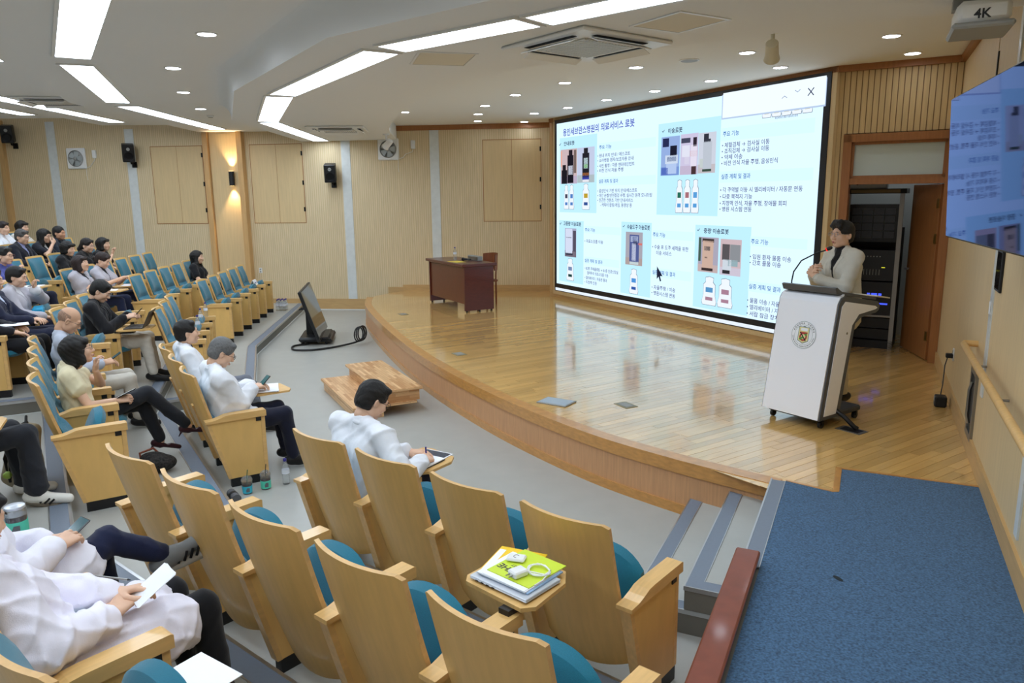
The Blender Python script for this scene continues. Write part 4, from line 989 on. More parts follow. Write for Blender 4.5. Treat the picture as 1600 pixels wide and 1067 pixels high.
bottle(desk_pt(.58, .28), 'clear water bottle standing on the mahogany desk')
t = thing('drinking_glass', 'low clear glass on the mahogany desk beside the bottle', 'glass', desk_pt(.72, .22))
MB().lathe([(.028, 0), (.032, .05), (.030, .05), (.026, .004)], 14).build('body', m_pet, t, smooth=True); MB().lathe([(.033, -.001), (.033, .001)], 14).build('coaster', m_acgrey, t)
t = thing('microphone', 'black handheld microphone lying on the mahogany desk', 'microphone', desk_pt(.90, .30, .858), DKA + .3)
MB().tube([(0, 0, 0), (.18, 0, 0)], [.022, .015]).build('handle', m_black, t, smooth=True); MB().lathe([(.005, -.03), (.026, -.015), (.028, .005), (.022, .02)], 14, M=Mt((-.01, 0, 0), ry=-PI/2)).build('head', m_blackmetal, t, smooth=True)
t = thing('desk_monitor', 'grey flat box standing at the back of the mahogany desk', 'box', desk_pt(.95, .48), DKA)
MB().box(-.2, .24, -.03, .06, 0, .085, b=.01).build('case', m_acgrey, t); MB().box(-.18, .22, -.034, -.029, .015, .07).build('panel', m_steel, t)
t = thing('yellow_paper', 'yellow sheet lying on the mahogany desk', 'paper', desk_pt(1.05, .10), DKA + .1)
MB().box(-.16, .16, -.10, .10, 0, .003).build('sheet', M('yellow_paper', (240, 214, 90), .7), t); MB().box(-.12, .0, -.06, -.05, .003, .0035).build('print', m_acgrey, t)
# podium
PDA = math.atan2(5.95 - 6.42, 2.54 - 2.22)
pd = thing('podium', 'white podium with grey edges and a university crest on casters', 'podium', (2.22, 6.42, SZ), PDA)
m_pw = M('podium_white', (244, 246, 252), .18, coat=.4); m_pg = M('podium_grey', (88, 92, 98), .35, metal=.3); m_pd = M('podium_dark', (52, 54, 58), .45)
PWD = .57
prof = [(.0, .09), (.17, 1.06), (.20, 1.10), (.26, 1.115), (.74, 1.03), (.775, 1.0), (.765, .955), (.72, .935), (.50, .915), (.42, .87), (.30, .20), (.27, .09)]
for x0, x1 in ((-.0, .035), (PWD-.035, PWD)):
    MB().prism(prof, x0, x1, 'x').build('side_frame', m_pg, pd)
inner_p = [(.055, .12), (.205, 1.03), (.25, 1.07), (.70, .995), (.735, .975), (.70, .965), (.46, .945), (.37, .86), (.225, .12)]
for x0, x1 in ((-.004, .0), (PWD, PWD+.004)):
    MB().prism(inner_p, x0, x1, 'x').build('side_panel', m_pw, pd)
MB().prism([(-.012, .095), (.158, 1.055), (.19, 1.105), (.25, 1.13), (.25, 1.115), (.20, 1.095), (.172, 1.05), (.004, .095)], .012, PWD-.012, 'x').build('front_panel', m_pw, pd)
MB().prism([(.17, 1.135), (.145, 1.185), (.17, 1.19), (.24, 1.15), (.76, 1.06), (.76, 1.04), (.24, 1.12)], .03, PWD-.03, 'x').build('reading_desk', m_pg, pd)
MB().box(.10, PWD-.10, .18, .40, .10, .95, b=.01).build('column', m_pd, pd)
MB().box(.03, PWD-.03, .04, .66, .065, .115, b=.012).build('foot', m_pd, pd)
MB().box(.08, PWD-.08, .30, .70, .90, .94).build('shelf', m_pd, pd)
for x in (.05, PWD-.05):
    for y in (.10, .60):
        c = MB().tube([(x-.012, y, .032), (x+.012, y, .032)], .031, 14).build('caster', m_black, pd, smooth=True)
        MB().box(x-.02, x+.02, y-.012, y+.012, .03, .07).build('caster_fork', m_blackmetal, c)
MB().lathe([(.010, 0), (.010, .004)], 12, M=Mt((PWD+.004, .30, .80), ry=PI/2)).build('lock', m_steel, pd)
gm = MB().tube([(.06, .24, 1.12), (.06, .24, 1.20), (.07, .245, 1.28), (.13, .26, 1.38), (.25, .29, 1.45), (.335, .31, 1.48)], .006, 8).build('gooseneck', m_black, pd, smooth=True)
MB().lathe([(.004, -.03), (.014, -.02), (.017, .01), (.012, .028), (.002, .034)], 12, M=Mt((.345, .313, 1.49), ry=1.15, rz=.25)).build('microphone_head', m_black, gm, smooth=True)
MB().lathe([(.0150, 0), (.0150, .008)], 12, M=Mt((.328, .309, 1.482), ry=1.15, rz=.25)).build('light_ring', emitmat('red_ring', (255, 40, 30), 2.5), gm)
MB().tube([(PWD-.04, .24, .16), (PWD+.06, .26, .10), (PWD+.14, .28, .03), (PWD+.16, .30, .012)], .02, 8).build('power_cable', m_black, pd, smooth=True)
MB().box(.25, .52, .46, .66, 1.098, 1.108, M=Mt((0, 0, .0), rx=-.17) @ Mt((0, .17, .085))).build('paper_pad', M('paper_cream', (222, 216, 196), .7), pd)
# crest on the sloping front panel
slope = math.atan2(.17, .96)
CM = Mt((PWD*.53, -.012 + .17*.68/.96 - .004, .77), rx=-slope) @ Mt(rx=PI/2)
m_line = M('crest_line', (120, 140, 140), .5); m_crest_w = M('crest_white', (238, 240, 244), .4); m_cream2 = M('crest_gold', (226, 214, 150), .5); m_cred = M('crest_red', (176, 52, 44), .5); m_cgrn = M('crest_green', (84, 150, 60), .5)
def ringm(r0, r1, z, n=48):
    m = MB()
    m.grid([[(r0*math.cos(2*PI*k/n), r0*math.sin(2*PI*k/n), z) for k in range(n+1)], [(r1*math.cos(2*PI*k/n), r1*math.sin(2*PI*k/n), z) for k in range(n+1)]]); return m
def cput(m, name, mt, par=pd):
    o = m.build(name, mt, par, fix=False); o.matrix_local = CM; return o
cr = cput(MB().lathe([(.115, 0), (.115, .0012)], 48), 'crest', m_crest_w)
cput(ringm(.113, .116, .0018), 'crest_ring', m_line); cput(ringm(.084, .086, .0018), 'crest_ring', m_line)
cput(MB().prism([(-.052, .07), (-.02, .068), (.0, .078), (.02, .068), (.052, .07), (.052, -.05), (0, -.075), (-.052, -.05)], .0014, .0022), 'crest_shield', m_line)
cput(MB().prism([(-.046, .064), (.046, .064), (.046, -.046), (0, -.068), (-.046, -.046)], .0022, .0030), 'crest_field', m_cream2)
cput(MB().box(-.030, .034, .034, .058, .0030, .0036), 'crest_window', m_crest_w)
cput(ringm(.022, .036, .0036, 32), 'crest_wheel', m_cred).location += CM.to_3x3() @ Vector((0, -.016, 0))
cput(MB().box(-.036, .036, .010, .024, .0034, .0040), 'crest_bar', m_cred)
cput(MB().prism([(-.036, .018), (-.026, .020), (.032, -.046), (.024, -.052)], .0040, .0046), 'crest_staff', m_black)
for sx, sy in ((.022, .004), (-.024, -.036), (-.008, -.024)):
    cput(MB().prism([(sx-.016, sy), (sx, sy+.010), (sx+.016, sy), (sx, sy-.010)], .0040, .0046), 'crest_leaf', m_cgrn)
def arc_text(metas, a0, a1, rad, name, flip):
    for i, me in enumerate(metas):
        if not len(me.vertices): continue
        a = math.radians(a0 + (a1-a0)*i/(len(metas)-1)); o = mobj(name, me, m_pd, pd)
        o.matrix_local = CM @ Mt((rad*math.cos(a), rad*math.sin(a), .0020), rz=a - PI/2 + (PI if flip else 0))
arc_text(TX_RING, 158, 22, .0995, 'crest_letter', False); arc_text(TX_RING2, 190, 350, .0995, 'crest_letter', True)
fp = thing('floor_box', 'dark cable plate in the stage floor at the podium foot', 'floor box', (2.83, 5.98, SZ), PDA)
MB().box(-.11, .11, -.07, .07, .0, .005, b=.002).build('plate', m_steel, fp); MB().box(-.08, .08, -.045, .045, .005, .007).build('lid', m_blackmetal, fp)
for x, y, lab in ((-.67, 9.24, 'small brushed floor box in the stage floor before the desk'), (-1.84, 12.55, 'small brushed floor box near the curved stage edge left of the desk'), (1.07, 6.82, 'small brushed floor box in the screen reflection on the stage')):
    f_ = thing('floor_box', lab, 'floor box', (x, y, SZ), SA)
    MB().box(-.10, .10, -.07, .07, .0, .004, b=.002).build('plate', M('floor_box_metal', (150, 142, 112), .5, metal=.5) if 'floor_box_metal' not in MATS else MATS['floor_box_metal'], f_); MB().box(-.07, .07, -.045, .045, .004, .006).build('lid', m_acgrey, f_)
f_ = thing('floor_plate', 'flat light grey plate lying near the stage edge', 'plate', (.42, 6.94, SZ), SA + .5)
MB().box(-.16, .16, -.11, .11, .0, .012, b=.003).build('plate', m_acgrey, f_); MB().box(-.145, .145, -.095, .095, .012, .014).build('top', M('plate_blue_grey', (168, 182, 194), .5), f_)
# wooden box steps in front of the stage
bx_d = Vector((-1.0 + 1.89, 8.19 - 9.2)); BXA = math.radians(-63.5)
bs = thing('box_steps', 'loose two-tread wooden step block against the curved stage front', 'steps', (-1.44, 7.93, 0), BXA + PI)
# local x runs away from the camera along the stage, local -y towards the stage
MB().box(0, 1.50, -.02, .30, 0, .12).build('lower_body', m_butcher, bs); MB().box(-.03, 1.53, -.40, .33, .115, .145, b=.004).build('lower_tread', m_butcher, bs)
MB().box(0, 1.50, -.44, -.03, .145, .27).build('upper_body', m_butcher, bs); MB().box(-.03, 1.53, -.47, .01, .265, .295, b=.004).build('upper_tread', m_butcher, bs)
# floor monitor on a low trolley
mt_ = thing('monitor_cart', 'leaning stage monitor on a low black wheeled stand', 'monitor', (-3.30, 12.45, 0), math.radians(-81))
# local x: towards the camera, local y: towards the stage
MB().box(-.40, .42, -.26, .24, .05, .13, b=.03).build('base', m_black, mt_, smooth=True)
MB().prism([(.10, .12), (.26, .10), (.28, .06), (.10, .05)], -.40, .42, 'x').build('base_lip', m_black, mt_)
MB().box(-.11, .11, -.16, -.04, .10, .62, b=.02).build('column', m_black, mt_)
MB().tube([(-.06, -.16, .56), (-.06, -.26, .55), (.06, -.26, .55), (.06, -.16, .56)], .012).build('handle', m_blackmetal, mt_)
LM = Mt((0, .12, .11), rx=math.radians(18))
MB().box(-.72, .72, -.05, .0, .0, .86, M=LM, b=.01).build('casing', m_black, mt_)
MB().box(-.70, .70, -.001, .004, .02, .84, M=LM).build('screen_glass', M('monitor_glass', (30, 30, 30), .06, spec=.9, ior=1.8), mt_)
for x in (-.32, .34):
    for y in (-.2, .18): MB().tube([(x-.015, y, .028), (x+.015, y, .028)], .028, 12).build('caster', m_black, mt_, smooth=True)
cb = thing('cable', 'thick black cable running from the monitor stand to the stage front', 'cable', (-3.45, 12.1, 0))
pts = catmull([(.10, .0, .02), (-.10, -.20, .02), (.0, -.50, .02), (.30, -.52, .02), (.62, -.28, .02), (.92, -.05, .06), (1.02, .02, .16), (.98, .10, .28)], 6)
MB().tube(pts, .016, 8).build('lead', m_black, cb, smooth=True)
for k in range(3):
    MB().tube([(.93 + .03*k + .10*math.cos(a)*.5, -.02 + .10*math.cos(a), .17 + .12*math.sin(a) + .01*k) for a in [i*2*PI/18 for i in range(19)]], .011, 6).build('coil', m_black, cb, smooth=True)
# equipment rack in the store room
rk_o = drel(.10, .62)
rk = thing('equipment_rack', 'tall black equipment rack with mixer and blue-lit units in the store room', 'rack', (*rk_o, SZ), DA)
for x in (0, .60): MB().box(x, x+.05, 0, .05, 0, 1.95).build('post', M('rack_rail', (150, 146, 136), .4, metal=.5) if x == 0 else m_acgrey, rk)
MB().box(0, .65, .55, .60, 0, 1.5).build('rear_frame', m_black, rk)
MB().box(-.02, .67, -.02, .6, 1.93, 1.99).build('top', m_blackmetal, rk); MB().box(.05, .60, -.025, -.02, 1.94, 1.98).build('name_plate', M('rack_plate', (120, 104, 70), .5), rk)
MB().box(0, .65, 0, .6, 0, .10).build('base', m_black, rk)
u = MB().box(.05, .60, .0, .45, 1.34, 1.80).build('monitor_unit', M('dark_screen', (16, 16, 20), .25), rk)
for i in range(4):
    for j in range(4): MB().box(.08 + i*.125, .19 + i*.125, -.004, 0, 1.39 + j*.095, 1.47 + j*.095).build('preview_tile', M('tile_grey', (38, 38, 42), .4) if 'tile_grey' not in MATS else MATS['tile_grey'], u)
mx = MB().box(.05, .60, .0, .40, .86, 1.24).build('mixer', m_black, rk)
for i in range(10):
    MB().box(.12 + i*.035, .125 + i*.035, -.006, 0, .93, 1.0).build('fader', m_acgrey, mx); MB().lathe([(.008, 0), (.008, .012)], 8, M=Mt((.12 + i*.035, 0, 1.16), rx=PI/2)).build('knob', m_acgrey, mx)
MB().box(.46, .50, -.005, 0, 1.02, 1.03).build('lamp', emitmat('yellow_led', (220, 220, 60), 1), mx)
e_b = emitmat('blue_led', (70, 90, 255), 1.4); e_r = emitmat('red_led', (255, 50, 40), 1.4)
un = MB().box(.05, .60, .0, .42, .42, .84).build('switch_unit', m_black, rk)
for x in (.10, .32, .37, .40, .45): MB().box(x, x+.035, -.005, 0, .66, .70).build('button', e_b, un)
MB().box(.46, .56, -.005, 0, .56, .58).build('display', e_b, un)
for z in (.78, .82): MB().box(.07, .10, -.005, 0, z, z+.01).build('lamp', e_r, un)
for i in range(14): MB().box(.13 + i*.022, .144 + i*.022, -.005, 0, .56, .58).build('key', m_acgrey, un)
MB().box(.05, .60, -.01, .4, .40, .425).build('shelf', m_acgrey, rk)
for zz in (.12, .26): 
    uu = MB().box(.05, .60, .0, .42, zz, zz+.125).build('amplifier', m_black, rk); MB().box(.10, .16, -.004, 0, zz+.09, zz+.10).build('badge', m_acgrey, uu)
sb = thing('router_box', 'white router box with cables on top of the equipment rack', 'router', (*drel(.10, .8), SZ + 1.99), DA)
MB().box(0, .44, -.1, .15, 0, .09, b=.01).build('case', m_white, sb); MB().tube([(.1, -.1, .05), (.2, -.14, .12), (.3, -.1, .06), (.36, -.14, .1)], .008, 6).build('cable', m_black, sb)
cbn = thing('metal_cabinet', 'pale grey metal cabinet standing beside the equipment rack', 'cabinet', (*drel(-.12, .85), SZ), DA)
MB().box(0, .20, 0, .5, 0, 1.95, b=.006).build('body', M('cabinet_grey', (176, 182, 182), .45), cbn)
for z in (1.5, 1.55): MB().box(.14, .15, -.008, 0, z, z+.025).build('catch', m_black, cbn)
# ================================================================ PEOPLE: smooth implicit bodies turned into meshes
class Field:
    def __init__(s, lo, hi, h):
        s.h = h; s.lo = np.array(lo, float) - 2*h; n = np.ceil((np.array(hi) + 2*h - s.lo)/h).astype(int) + 1
        s.n = n; s.F = np.full(n, .5, np.float32)
        s.ax = [s.lo[i] + h*np.arange(n[i]) for i in range(3)]
    def block(s, lo, hi):
        a = np.clip(np.floor((lo - s.lo)/s.h).astype(int), 0, s.n - 1); b = np.clip(np.ceil((hi - s.lo)/s.h).astype(int) + 1, 1, s.n)
        sl = tuple(slice(a[i], b[i]) for i in range(3))
        X, Y, Z = np.meshgrid(s.ax[0][sl[0]], s.ax[1][sl[1]], s.ax[2][sl[2]], indexing='ij', sparse=True)
        return sl, X, Y, Z
    def comb(s, sl, d, k, sub=False):
        f = s.F[sl]; d = d.astype(np.float32)
        if sub:
            a, b = -f, d           # result = -smin(-f, d)
            if k > 0:
                hh = np.clip(.5 + .5*(b - a)/k, 0, 1); r = b + (a - b)*hh - k*hh*(1-hh)
            else: r = np.minimum(a, b)
            s.F[sl] = -r
        else:
            if k > 0:
                hh = np.clip(.5 + .5*(d - f)/k, 0, 1); s.F[sl] = d + (f - d)*hh - k*hh*(1-hh)
            else: s.F[sl] = np.minimum(f, d)
    def cone(s, a, b, ra, rb, k=.02, sub=False):
        a = np.array(a, float); b = np.array(b, float); m = max(ra, rb) + k + 3*s.h
        sl, X, Y, Z = s.block(np.minimum(a, b) - m, np.maximum(a, b) + m)
        v = b - a; L2 = max(1e-9, v @ v)
        t = np.clip(((X-a[0])*v[0] + (Y-a[1])*v[1] + (Z-a[2])*v[2])/L2, 0, 1)
        d = np.sqrt((X-a[0]-t*v[0])**2 + (Y-a[1]-t*v[1])**2 + (Z-a[2]-t*v[2])**2) - (ra + (rb-ra)*t)
        s.comb(sl, d, k, sub); return s
    def ell(s, c, r, k=.02, sub=False, Rm=None):
        c = np.array(c, float); r = np.array(r, float); m = r.max() + k + 3*s.h
        sl, X, Y, Z = s.block(c - m, c + m)
        x, y, z = X-c[0], Y-c[1], Z-c[2]
        if Rm is not None:
            q = np.array(Rm).T; x, y, z = (q[0,0]*x+q[0,1]*y+q[0,2]*z, q[1,0]*x+q[1,1]*y+q[1,2]*z, q[2,0]*x+q[2,1]*y+q[2,2]*z)
        k0 = np.sqrt((x/r[0])**2 + (y/r[1])**2 + (z/r[2])**2); k1 = np.sqrt((x/r[0]**2)**2 + (y/r[1]**2)**2 + (z/r[2]**2)**2)
        d = k0*(k0-1)/np.maximum(k1, 1e-6)
        s.comb(sl, d, k, sub); return s
    def grid(s): return np.meshgrid(*s.ax, indexing='ij', sparse=True)
    def folds(s, amp, fr, seed):
        X, Y, Z = s.grid(); r = np.random.RandomState(seed); w = 0
        for i in range(4):
            a = r.normal(size=3)*fr*(1 + .7*i); w = w + np.sin(a[0]*X + a[1]*Y + a[2]*Z + r.rand()*6.28 + 1.3*np.sin(fr*.6*(X*a[1]-Z*a[0])/fr + i))/(1 + .6*i)
        s.F = s.F + (amp*w).astype(np.float32); return s
    def creases(s, amp, fr, seed):
        X, Y, Z = s.grid(); r = np.random.RandomState(seed); w = 0
        for i in range(3):
            a = r.normal(size=3)*fr; b_ = r.normal(size=3)*fr*.45
            w = w + np.clip(1 - 1.5*np.abs(np.sin(a[0]*X + a[1]*Y + a[2]*Z + 1.6*np.sin(b_[0]*X + b_[1]*Y + b_[2]*Z + r.rand()*6))), 0, 1)**1.5
        s.F = s.F - (amp*w).astype(np.float32); return s
    def mesh(s, F=None):
        return surfnet(s.F if F is None else F, s.lo, s.h)
def surfnet(F, lo, h):
    Sg = F < 0; n = F.shape
    cnt = np.zeros((n[0]-1, n[1]-1, n[2]-1), np.int8); cor = [(i, j, k) for i in (0, 1) for j in (0, 1) for k in (0, 1)]
    for i, j, k in cor: cnt += Sg[i:n[0]-1+i, j:n[1]-1+j, k:n[2]-1+k]
    cells = np.argwhere((cnt > 0) & (cnt < 8))
    if not len(cells): return np.zeros((0, 3)), np.zeros((0, 4), int)
    idx = np.full(cnt.shape, -1, np.int64); idx[tuple(cells.T)] = np.arange(len(cells))
    acc = np.zeros((len(cells), 3)); num = np.zeros(len(cells))
    cv = {c: F[cells[:, 0]+c[0], cells[:, 1]+c[1], cells[:, 2]+c[2]] for c in cor}
    for c in cor:
        for d in range(3):
            if c[d]: continue
            e = list(c); e[d] = 1; e = tuple(e); fa, fb = cv[c], cv[e]; x = (fa < 0) != (fb < 0)
            t = np.where(x, fa/np.where(x, fa-fb, 1), 0); p = np.array(c, float)[None, :].repeat(len(cells), 0); p[:, d] += t
            acc += p*x[:, None]; num += x
    V = (cells + acc/num[:, None])*h + lo
    Q = []
    for d in range(3):
        o1, o2 = [(1, 2), (2, 0), (0, 1)][d]
        a = [slice(None)]*3; b = [slice(None)]*3; a[d] = slice(0, n[d]-1); b[d] = slice(1, n[d])
        for q in (o1, o2): a[q] = slice(1, n[q]-1); b[q] = slice(1, n[q]-1)
        sa, sb = Sg[tuple(a)], Sg[tuple(b)]
        e = np.argwhere(sa != sb)
        if not len(e): continue
        s_in = sa[tuple(e.T)]; base = e.copy(); base[:, o1] += 1; base[:, o2] += 1
        def cell(x, y):
            p = base.copy(); p[:, o1] -= x; p[:, o2] -= y; return idx[tuple(p.T)]
        q = np.stack([cell(1, 1), cell(0, 1), cell(0, 0), cell(1, 0)], 1); q[~s_in] = q[~s_in][:, ::-1]; Q.append(q)
    Q = np.concatenate(Q); return V, Q[(Q >= 0).all(1)]
def npmesh(name, parts, mats, parent):
    """parts: list of (V, Q, material index) joined into one smooth mesh"""
    vs, qs, mi, o = [], [], [], 0
    for V, Q, m in parts:
        if not len(V): continue
        vs.append(V); qs.append(np.asarray(Q) + o); mi.append(np.full(len(Q), m)); o += len(V)
    if not vs: return None
    V = np.concatenate(vs); Q = np.concatenate(qs); me = bpy.data.meshes.new(name)
    me.vertices.add(len(V)); me.vertices.foreach_set('co', V.astype('f').ravel())
    me.loops.add(len(Q)*4); me.loops.foreach_set('vertex_index', Q.astype('i').ravel())
    me.polygons.add(len(Q)); me.polygons.foreach_set('loop_start', np.arange(len(Q))*4)
    me.polygons.foreach_set('material_index', np.concatenate(mi).astype('i')); me.polygons.foreach_set('use_smooth', np.ones(len(Q), bool))
    me.update(calc_edges=True); me.validate()
    return mobj(name, me, mats, parent)
def ball(c, r, Rm=None, n=8, m=12):
    V = []; 
    for i in range(n+1):
        a = PI*i/n
        for j in range(m):
            b = 2*PI*j/m; V.append((r[0]*math.sin(a)*math.cos(b), r[1]*math.sin(a)*math.sin(b), r[2]*math.cos(a)))
    V = np.array(V)
    if Rm is not None: V = V @ np.array(Rm).T
    Q = [(i*m+j, (i+1)*m+j, (i+1)*m+(j+1) % m, i*m+(j+1) % m) for i in range(n) for j in range(m)]
    return V + np.array(c), np.array(Q)
def rot(yaw=0, pitch=0, roll=0):
    """yaw > 0 turns to the person's right, pitch > 0 looks down, roll > 0 tips to the right"""
    return np.array(Matrix.Rotation(-math.radians(yaw), 3, 'Z') @ Matrix.Rotation(-math.radians(pitch), 3, 'X') @ Matrix.Rotation(math.radians(roll), 3, 'Y'))
SK = {}
def skin(c):
    if c not in SK: SK[c] = M('skin', c, .5, var=.05, scale=14, spec=.35)
    return SK[c]
CL = {}
def cloth(c, rough=.85, var=.04):
    if (c, rough) not in CL: CL[c, rough] = M('cloth', c, rough, var=var, scale=18, bump=.12, bscale=260, sheen=.15, spec=.25)
    return CL[c, rough]
m_lip = M('lips', (176, 92, 84), .45); m_eye = M('eye_dark', (24, 18, 16), .2); m_eyew = M('eye_white', (226, 222, 216), .3); m_brow = M('brow', (36, 28, 26), .8); m_nail = M('nail', (226, 176, 164), .35)
HAIRM = {}
def hairm(c):
    if c not in HAIRM: HAIRM[c] = M('hair', c, .45, var=.35, scale=30, stretch=(8, 8, 1), bump=.5, bscale=120, spec=.5)
    return HAIRM[c]
def head_parts(h, female, age=0):
    f = Field((-.10, -.12, -.20), (.10, .14, .14), h)
    k = .95 if female else 1.0
    f.ell((0, -.012, .030), (.074, .094, .088), .0)
    f.ell((0, .022, -.040), (.060*k, .068, .076), .03)
    f.ell((0, .058, -.098), (.026*k, .026, .020), .025)
    for s in (-1, 1):
        f.ell((s*.040, .056, -.028), (.028, .030, .030), .025)
        f.ell((s*.054, .010, -.070), (.016*k, .030, .026), .03)
        f.ell((s*.031, .098, .006), (.017, .016, .012), .016, sub=True)
        f.ell((s*.031, .080, .004), (.017, .013, .011), .006)
        f.ell((s*.078, -.008, -.012), (.009, .020, .031), .008, Rm=rot(s*-18))
        f.ell((s*.084, -.004, -.010), (.004, .010, .018), .004, sub=True)
        f.ell((s*.012, .099, -.037), (.010, .011, .008), .010)
    f.ell((0, .080, .024), (.050, .016, .010), .016)
    f.cone((0, .088, .008), (0, .110, -.032), .007, .011, .012)
    f.ell((0, .094, -.066), (.022, .011, .006), .007); f.ell((0, .092, -.076), (.018, .010, .006), .006)
    f.ell((0, .104, -.071), (.022, .008, .0016), .004, sub=True)
    f.cone((0, -.028, -.05), (0, -.034, -.112), .048*k, .045*k, .02)
    return f
def hair_parts(style, h):
    lo = {'long': -.36, 'bob': -.17, 'tied': -.12, 'pony': -.24}.get(style, -.14)
    f = Field((-.13, -.17, lo), (.13, .13, .15), h)
    if style == 'bald':
        f.ell((0, -.014, .026), (.0752, .0958, .088), 0); f.ell((0, .085, .03), (.2, .085, .2), .006, sub=True); f.ell((0, 0, .125), (.2, .2, .072), .006, sub=True)
        f.ell((0, .01, -.125), (.2, .2, .075), .006, sub=True); return f
    f.ell((0, -.016, .034), (.086, .105, .098), 0)
    if style in ('short', 'shortgrey', 'crop', 'sweep'):
        th = .004 if style == 'crop' else .0
        f.ell((0, -.045, -.02), (.078, .070, .075), .02)
        if style == 'sweep':
            f.cone((.03, .06, .105), (-.045, .085, .07), .030, .020, .02); f.cone((-.02, .05, .11), (.06, .07, .075), .028, .02, .02)
        elif style != 'crop':
            f.cone((-.045, .060, .088), (.045, .060, .088), .020, .020, .02)
        f.ell((0, .105, -.03), (.066, .075, .094), .008, sub=True)
        for s in (-1, 1): f.ell((s*.085, .015, -.045), (.045, .042, .052), .008, sub=True)
        f.ell((0, -.02, -.135), (.2, .2, .062), .01, sub=True)
    elif style in ('bob', 'bowl'):
        z1 = -.085 if style == 'bob' else -.05
        for s in (-1, 1):
            f.cone((s*.055, .0, .04), (s*.066, .012, z1), .042, .034, .03); f.cone((s*.03, -.06, .02), (s*.045, -.055, z1-.02), .055, .042, .03)
        f.cone((0, -.075, .02), (0, -.07, z1-.01), .06, .045, .03)
        f.cone((-.045, .074, .062), (.045, .074, .062), .024, .024, .02)
        f.ell((0, .115, -.055), (.052, .085, .088), .010, sub=True)
    elif style == 'long':
        for s in (-1, 1):
            f.cone((s*.055, .0, .04), (s*.072, .005, -.12), .042, .034, .03); f.cone((s*.072, .005, -.12), (s*.085, .03, -.28), .036, .022, .03)
        f.cone((0, -.07, .02), (0, -.085, -.30), .062, .045, .04)
        f.cone((.01, .066, .090), (-.05, .078, .055), .020, .014, .02)
        f.ell((0, .115, -.045), (.056, .080, .100), .010, sub=True)
    elif style in ('tied', 'pony'):
        f.ell((0, -.050, -.01), (.076, .066, .07), .02)
        f.cone((-.04, .066, .082), (.05, .070, .070), .018, .016, .02)
        f.ell((0, .110, -.03), (.060, .075, .098), .008, sub=True)
        for s in (-1, 1): f.ell((s*.085, .020, -.05), (.045, .045, .06), .008, sub=True)
        f.ell((0, -.02, -.135), (.2, .09, .055), .01, sub=True)
        if style == 'pony': f.cone((0, -.105, .0), (0, -.135, -.08), .030, .038, .015); f.cone((0, -.135, -.08), (0, -.12, -.19), .038, .014, .015)
        else: f.ell((0, -.125, -.01), (.034, .03, .034), .012)
    return f
def hand_mesh(h, side, curl, spread=1.0, thumb=.5):
    """hand in its own frame: fingers +y, back of the hand +z, thumb towards side*-x"""
    f = Field((-.085, -.03, -.09), (.085, .20, .05), h); nails = []
    f.cone((0, -.025, 0), (0, .01, 0), .024, .026, 0)
    for x in (-.030, -.010, .012, .032): f.cone((x*.55, .012, -.002), (x, .082, 0), .0165, .0125, .012)
    L = [.072, .080, .074, .058]; X = [-.033, -.011, .012, .033]
    for i in range(4):
        c = curl[i] if isinstance(curl, (list, tuple)) else curl
        p = np.array([X[i]*-side*-1 if False else X[i]*side, .084 - abs(i-1.3)*.004, 0]); a = 0.0; seg = [.46, .30, .24]
        dx = (X[i]*side)*.9*spread
        for q in range(3):
            a += c*(1.15 if q else .95)*(.9 + .06*i)
            d = np.array([dx, math.cos(a), -math.sin(a)]); d /= np.linalg.norm(d)
            e = p + d*L[i]*seg[q]*1.05
            f.cone(p, e, .0098 - .0010*q, .0090 - .0010*q, .004); p = e
        nails.append((p - d*.006 + np.array([0, math.sin(a), math.cos(a)])*.0062, a))
    s = -side
    a0 = np.array([s*.022, .018, -.006]); a1 = a0 + np.array([s*.030, .030, -.010 - .012*thumb]); a2 = a1 + np.array([s*.016*(1-thumb), .030, -.008 - .010*thumb]); a3 = a2 + np.array([s*.002 - s*.010*thumb, .024, -.004])
    f.cone(a0, a1, .0170, .0125, .010); f.cone(a1, a2, .0120, .0105, .004); f.cone(a2, a3, .0105, .0082, .004)
    return f
def frame_from(y, z):
    y = np.array(y, float); y /= np.linalg.norm(y); z = np.array(z, float); z = z - y*(z @ y); z /= np.linalg.norm(z); x = np.cross(y, z)
    return np.stack([x, y, z], 1)
def ik(S_, W_, l1, l2, pole):
    S_ = np.array(S_, float); W_ = np.array(W_, float); d = W_ - S_; L = np.linalg.norm(d)
    if L > (l1+l2)*.995: W_ = S_ + d*(l1+l2)*.995/L; d = W_ - S_; L = np.linalg.norm(d)
    u = d/L; a = (l1*l1 - l2*l2 + L*L)/(2*L); hgt = math.sqrt(max(0, l1*l1 - a*a))
    p = np.array(pole, float); p = p - u*(p @ u); p /= max(1e-6, np.linalg.norm(p))
    return S_ + u*a + p*hgt, W_
DEF = dict(sex='m', skin=(226, 184, 156), hair='short', hairc=(24, 21, 20), neck=(0, .24, .96), hip=(0, .34, .47), head=None, yaw=0, pitch=5, roll=0,
           top=(40, 42, 50), kind='jacket', inner=None, sleeve='long', legs=(36, 38, 46), shoes=(26, 24, 24), sock=None, lap=0.0, bulk=1.0,
           rw=(.17, .60, .66), lw=(-.17, .60, .66), rdir=None, ldir=None, rback=(0, 0, 1), lback=(0, 0, 1), rcurl=.35, lcurl=.35, rpole=(.7, -.4, -.7), lpole=(-.7, -.4, -.7),
           rknee=(.12, .80, .50), lknee=(-.12, .80, .50), rank=(.13, .86, .09), lank=(-.13, .86, .09), rtoe=None, ltoe=None, glasses=None, fine=False, standing=False, shoe='shoe', seed=1, tie=None, hsc=1.0, fold=.005)
